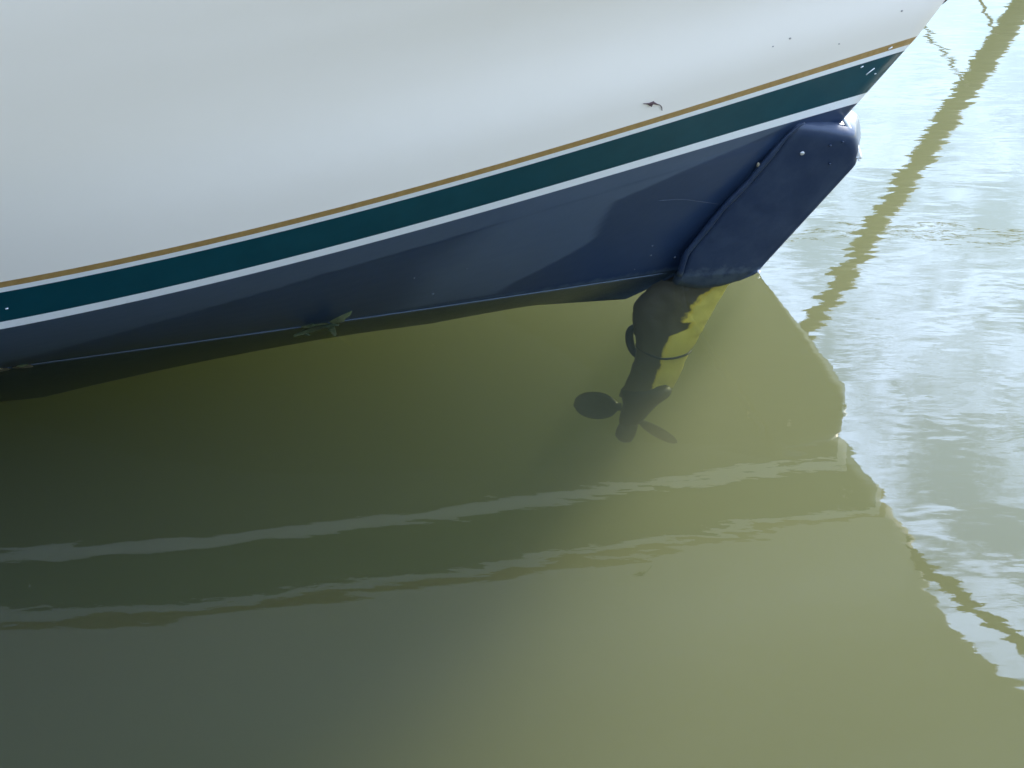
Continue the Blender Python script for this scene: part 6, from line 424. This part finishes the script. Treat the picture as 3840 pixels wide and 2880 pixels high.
# drive leg under the stem
NL = 48
Ls, Rs, Ts = (smooth_pts([q[0] for q in DATA['leg']], 40), smooth_pts([q[1] for q in DATA['leg']], 40), smooth_pts([(q[2], 0, 0) for q in DATA['leg']], 40))
leg = []
for l, r, th in zip(Ls, Rs, Ts):
    c = (l+r)/2; hw = (r-l)/2
    leg.append([c + hw*math.cos(2*math.pi*k/NL) + CPN*(th.x*.62*math.sin(2*math.pi*k/NL)*(1 - .25*math.cos(2*math.pi*k/NL)) + .11*max(0, math.cos(2*math.pi*k/NL))**1.3) for k in range(NL+1)])
v, f = grid(leg); f.append(list(range((len(leg)-1)*(NL+1), len(leg)*(NL+1) - 1)))
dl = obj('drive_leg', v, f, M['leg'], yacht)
for p in dl.data.vertices: p.co += p.normal*(.006*noise.noise(p.co*22) + .003*noise.noise(p.co*60))
at_ = dl.data.attributes.new('sunlit_side', 'FLOAT', 'POINT'); lv = [(Ls[j], Rs[j]) for j in range(40)]
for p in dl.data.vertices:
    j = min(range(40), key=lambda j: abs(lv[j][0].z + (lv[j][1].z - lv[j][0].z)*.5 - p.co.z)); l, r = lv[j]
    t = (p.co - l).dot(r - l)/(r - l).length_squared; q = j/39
    edge = .80 - .34*q if q < .42 else (.78 if q < .5 else .52 + .1*(q - .5))      # sunlit side painted yellow, mottled like growth, towards the leading edge
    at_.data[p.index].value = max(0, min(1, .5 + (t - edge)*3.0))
P = {k: [V(q) for q in vv] for k, vv in DATA['px'].items()}
# clamp collar round the leg
l, r, th = V(DATA['leg'][6][0]), V(DATA['leg'][7][1]), DATA['leg'][6][2]; c = (l+r)/2; hw = (r-l)/2*1.0
cp = [c + hw*math.cos(2*math.pi*k/28) + CPN*(th*.66*math.sin(2*math.pi*k/28) + .11*max(0, math.cos(2*math.pi*k/28))**1.3) + Vector((0, 0, .012*math.sin(2*math.pi*k/28))) for k in range(29)]
v, f = tube(cp, .005, 8); obj('clamp_collar', v, f, M['gear'], dl)
v, f = tube(smooth_pts(P['bracket'], 20), [.020 - .006*abs(i-10)/10 for i in range(20)], 10); obj('bracket', v, f, M['gear'], dl)
# gearcase
hA, hB = P['hubA'][0], P['hubB'][0]
l, r, th = DATA['leg'][-2]; l, r = V(l), V(r)
axis = (hB - hA).normalized()
secs = [((l+r)/2 + Vector((0,0,.02)), (r-l)/2*1.0, .06), ((P['skirt'][0]+P['skirt'][1])/2, (P['skirt'][1]-P['skirt'][0])/2*1.04, .075),
        ((P['skirt'][0]+P['skirt'][1])/2*.6 + hA*.4 + Vector((0,0,-.02)), (r-l)/2*.72, .07), (hA*.65 + hB*.35, (r-l)/2*.56, .055), (hA*.3 + hB*.7, (r-l)/2*.44, .045)]
g = [[c + hw*math.cos(2*math.pi*k/20) + CPN*t*math.sin(2*math.pi*k/20) for k in range(21)] for c, hw, t in secs]
v, f = grid(g); f.append(list(range(20))); f.append([4*21 + k for k in range(20)]); gc = obj('gearcase', v, f, M['gear'], dl)
sb_ = gc.modifiers.new('round', 'SUBSURF'); sb_.levels = sb_.render_levels = 2
v, f = tube([hA*.4 + hB*.6, hA*.15 + hB*.85, hB*1.0, hB + axis*.015], [.040, .046, .042, .022], 16); obj('propeller_hub', v, f, M['gear'], dl)
def blade(root, tip, width, thick, face):
    d = (tip - root); u = d.normalized(); face = V(face); s = (face - u*face.dot(u)).normalized(); nrm = u.cross(s)
    rows_t, rows_b = [], []
    for j in range(25):
        t = j/24; wd = width*max(.30*(1-t)**.5*(t < .5), max(0, 1 - (abs(t-.54)/.46)**2.1)**.5, .02)
        cen = root + d*t; row, rb = [], []
        for i in range(9):
            q = -1 + 2*i/8; h = thick*(1-q*q)*(1-.7*t); cam_ = nrm*(.12*width*q*q)
            row.append(cen + s*q*wd + nrm*h + cam_); rb.append(cen + s*q*wd - nrm*h + cam_)
        rows_t.append(row); rows_b.append(rb)
    v, f = grid(rows_t); n = len(v); v2, f2 = grid(rows_b, n, True)
    return v + v2, f + f2
v, f = blade(P['bladeL'][0], P['bladeL'][1], .078, .010, (0, -.3, 1)); obj('propeller_blade', v, f, M['gear'], dl)
v, f = blade(P['bladeR'][0], P['bladeR'][1], .034, .016, (.1, -.4, 1)); obj('propeller_blade', v, f, M['gear'], dl)

# ---------------------------------------------------------------- leaning pole and lines beyond the yacht
def at_pole(t): return Vector((4.72, 11, 0)) + (Vector((1.4, 11, 5.75)) - Vector((4.72, 11, 0)))*t
pole = tag(empty('leaning_pole', (4.72, 11, 0)), 'dark weathered pole leaning out of the water beyond the hull', 'pole')
v, f = tube([at_pole(t) for t in (-.06, .2, .5, .8, 1.0)], [.105, .10, .095, .09, .08], 14); obj('shaft', v, f, M['pole'], pole)

for pts in ([(3.45, 10.9, .55), (3.75, 10.9, .90), (3.95, 10.9, 1.13), (4.02, 10.95, 1.25)], [(4.0, 10.9, .35), (4.12, 10.9, .60), (4.28, 10.95, .80)]):
    v, f = tube(smooth_pts(pts, 12), .014, 8); obj('rope', v, f, M['twig'], pole)
sag = [Vector((2.0 + .3*i, 10.8, 2.50 + .004*(i-5)**2)) for i in range(14)]
v, f = tube(sag, .013, 8); tag(obj('mooring_line', v, f, M['pole']), 'thin dark line strung level beyond the hull past the pole', 'rope')

# ---------------------------------------------------------------- the yacht's cabin (above the frame, shades the water)
def prism(lo, hi):
    n = len(lo); return [V(p) for p in lo + hi], [list(range(n))[::-1], list(range(n, 2*n))] + [[i, (i+1) % n, n + (i+1) % n, n + i] for i in range(n)]
def cp(a, off, z): p = CP0 + CPT*a - CPN*off; return Vector((p.x, p.y, z))
v, f = prism([cp(-.9, .75, 3.2), cp(-.9, -.75, 3.2), cp(-6.2, -1.5, 3.2), cp(-6.2, 1.5, 3.2)], [cp(-1.7, .6, 4.2), cp(-1.7, -.6, 4.2), cp(-6.0, -1.3, 4.4), cp(-6.0, 1.3, 4.4)])
obj('unseen_cabin', v, f, M['topside'], yacht, smooth=False)

# ---------------------------------------------------------------- the quay the picture is taken from (unseen, keeps low sky light off the hull)
M['unseen_quay'] = mat('unseen_quay_stone', (.16, .15, .13), .85, .2, 0, (1.1, (.09, .09, .08), .4, .65), (8, .02))
q = box('unseen_quay', -30, 30, -26, -5.9, -4.6, 1.15, M['unseen_quay'])
tag(q, 'added unseen stone quay facing the yacht across the water', 'unseen_quay')

# ---------------------------------------------------------------- small things on the hull
F = DATA['F']
v, f = tube([V(p) for p in F['wl']], .0022, 6); obj('meniscus_line', v, f, mat('meniscus_sheen', (.10, .14, .19), .4, .5), yacht)  # sky reflection on the meniscus, painted as a thin pale line
def disc(c, n, r, h, seg=14):
    c, n = V(c), V(n).normalized(); u = n.orthogonal().normalized(); w_ = n.cross(u); vs, fs = [], []
    for rr, hh in ((r, 0), (r, h*.5), (r*.75, h), (r*.3, h*1.05)):
        vs += [c + (u*math.cos(2*math.pi*k/seg) + w_*math.sin(2*math.pi*k/seg))*rr + n*hh for k in range(seg)]
    for j in range(3):
        for k in range(seg): fs.append([j*seg+k, j*seg+(k+1) % seg, (j+1)*seg+(k+1) % seg, (j+1)*seg+k])
    fs.append([3*seg+k for k in range(seg)]); return vs, fs
for i, (p, n) in enumerate(F['bolts']):
    v, f = disc(p, n, .010 if i == 0 else .006, .005); obj('bolt', v, f, M['steel'] if i == 0 else M['fin'], stem)
M['chip'] = mat('paint_chip', (.15, .18, .21), .6)
for i, (p, n) in enumerate(F['hullbolts']):
    v, f = disc(p, n, .003 + .0015*(i % 3), .0015, 9); obj('paint_chip', v, f, M['chip'], nv)
for k, pts in enumerate(F['scratch']):
    v, f = tube(pts, .0022, 5); obj('scratch', v, f, M['stripe'], yacht)
v, f = tube(F['goldscratch'], .0025, 5); obj('scratch', v, f, M['stripe'], yacht)
M['speck'] = mat('dirt_speck', (.38, .35, .32), .8)
for i, p in enumerate(F['specks']):
    v, f = disc(p, (.2, -.85, -.45), .0035 + .0015*(i % 2), .001, 8); obj('dirt_speck', v, f, M['speck'], yacht)
tw = tag(empty('twig', F['twig'][0]), 'curled brown twig stuck to the white hull just above the gold stripe', 'twig')
v, f = tube(smooth_pts(F['twig'], 20), [.0015 + .003*math.exp(-((i-6)/3)**2) for i in range(20)], 8); obj('stem', v, f, M['twig'], tw)
v, f = tube(F['twigb'], [.003, .006, .003], 8); obj('bud', v, f, M['twig'], tw)
v, f = tube(smooth_pts(F['seed'], 9), [.001, .004, .0065, .0075, .008, .0075, .006, .003, .0012], 10)
tag(obj('seed_husk', v, f, mat('husk', (.42, .36, .24), .7)), 'pale beige seed husk stuck on the navy hull beside the stem', 'seed')

M['weed'] = mat('water_weed', (.09, .12, .055), .7, .2)
def leaf(pts, width, up):
    c = smooth_pts(pts, 13); up = V(up); rows = []
    for i, p in enumerate(c):
        t = i/12; d = (c[min(i+1, 12)] - c[max(i-1, 0)]).normalized(); s = d.cross(up).normalized()
        wd = width*(math.sin(math.pi*min(1, t*.92 + .06))**.8)*(1 + .12*math.sin(t*25)); cup = up*.18*wd
        rows.append([p - s*wd + cup, p - s*wd*.5 + cup*.2, p, p + s*wd*.5 + cup*.2, p + s*wd + cup])
    return grid(rows)
def sprig(name, leaves, widths, ups, mats, label):
    root = tag(empty(name, leaves[0][0]), label, 'leaves')
    for L_, w_, u_, m_ in zip(leaves, widths, ups, mats):
        v, f = leaf(L_, w_, u_); o = obj('leaf', v, f, M[m_], root)
        sm = o.modifiers.new('thickness', 'SOLIDIFY'); sm.thickness = .0008
    return root
r1 = sprig('leaf_sprig', F['leaves'], [.034, .016, .020, .022, .014] + [.013]*9, [(.1, -.9, .35), (0, -.9, .3), (0, -.2, 1), (0, 0, 1), (0, 0, 1)] + [(0, 0, 1)]*9, ['leaf', 'dry', 'leaf', 'leaf', 'leaf'] + ['leaf', 'weed', 'weed']*3, 'green leaf sprig floating against the navy hull at the waterline')
v, f = tube([V(F['leaves'][3][0]), V(F['sprig']) + Vector((0, 0, .008)), V(F['leaves'][0][1])], .0022, 6); obj('stalk', v, f, M['leaf'], r1)
sprig('fallen_leaf', F['leaves2'], [.022, .022, .016, .020], [(0, -.9, .3), (0, 0, 1), (0, -.5, .9), (0, 0, 1)], ['dry', 'dry', 'leaf', 'dry'], 'pale dead leaves afloat against the hull at the left edge')

v, f = tube(smooth_pts(F['navyscratch'], 14), [.0004 + .0008*abs(math.sin(i*1.3)) for i in range(14)], 5); obj('scratch', v, f, mat('faint_scratch', (.07, .09, .12), .6), nv)
for p in F['whitechips']:
    v, f = disc(p, (.7, -.5, .3), .009, .006, 7); obj('paint_chip', v, f, M['white'], stem)
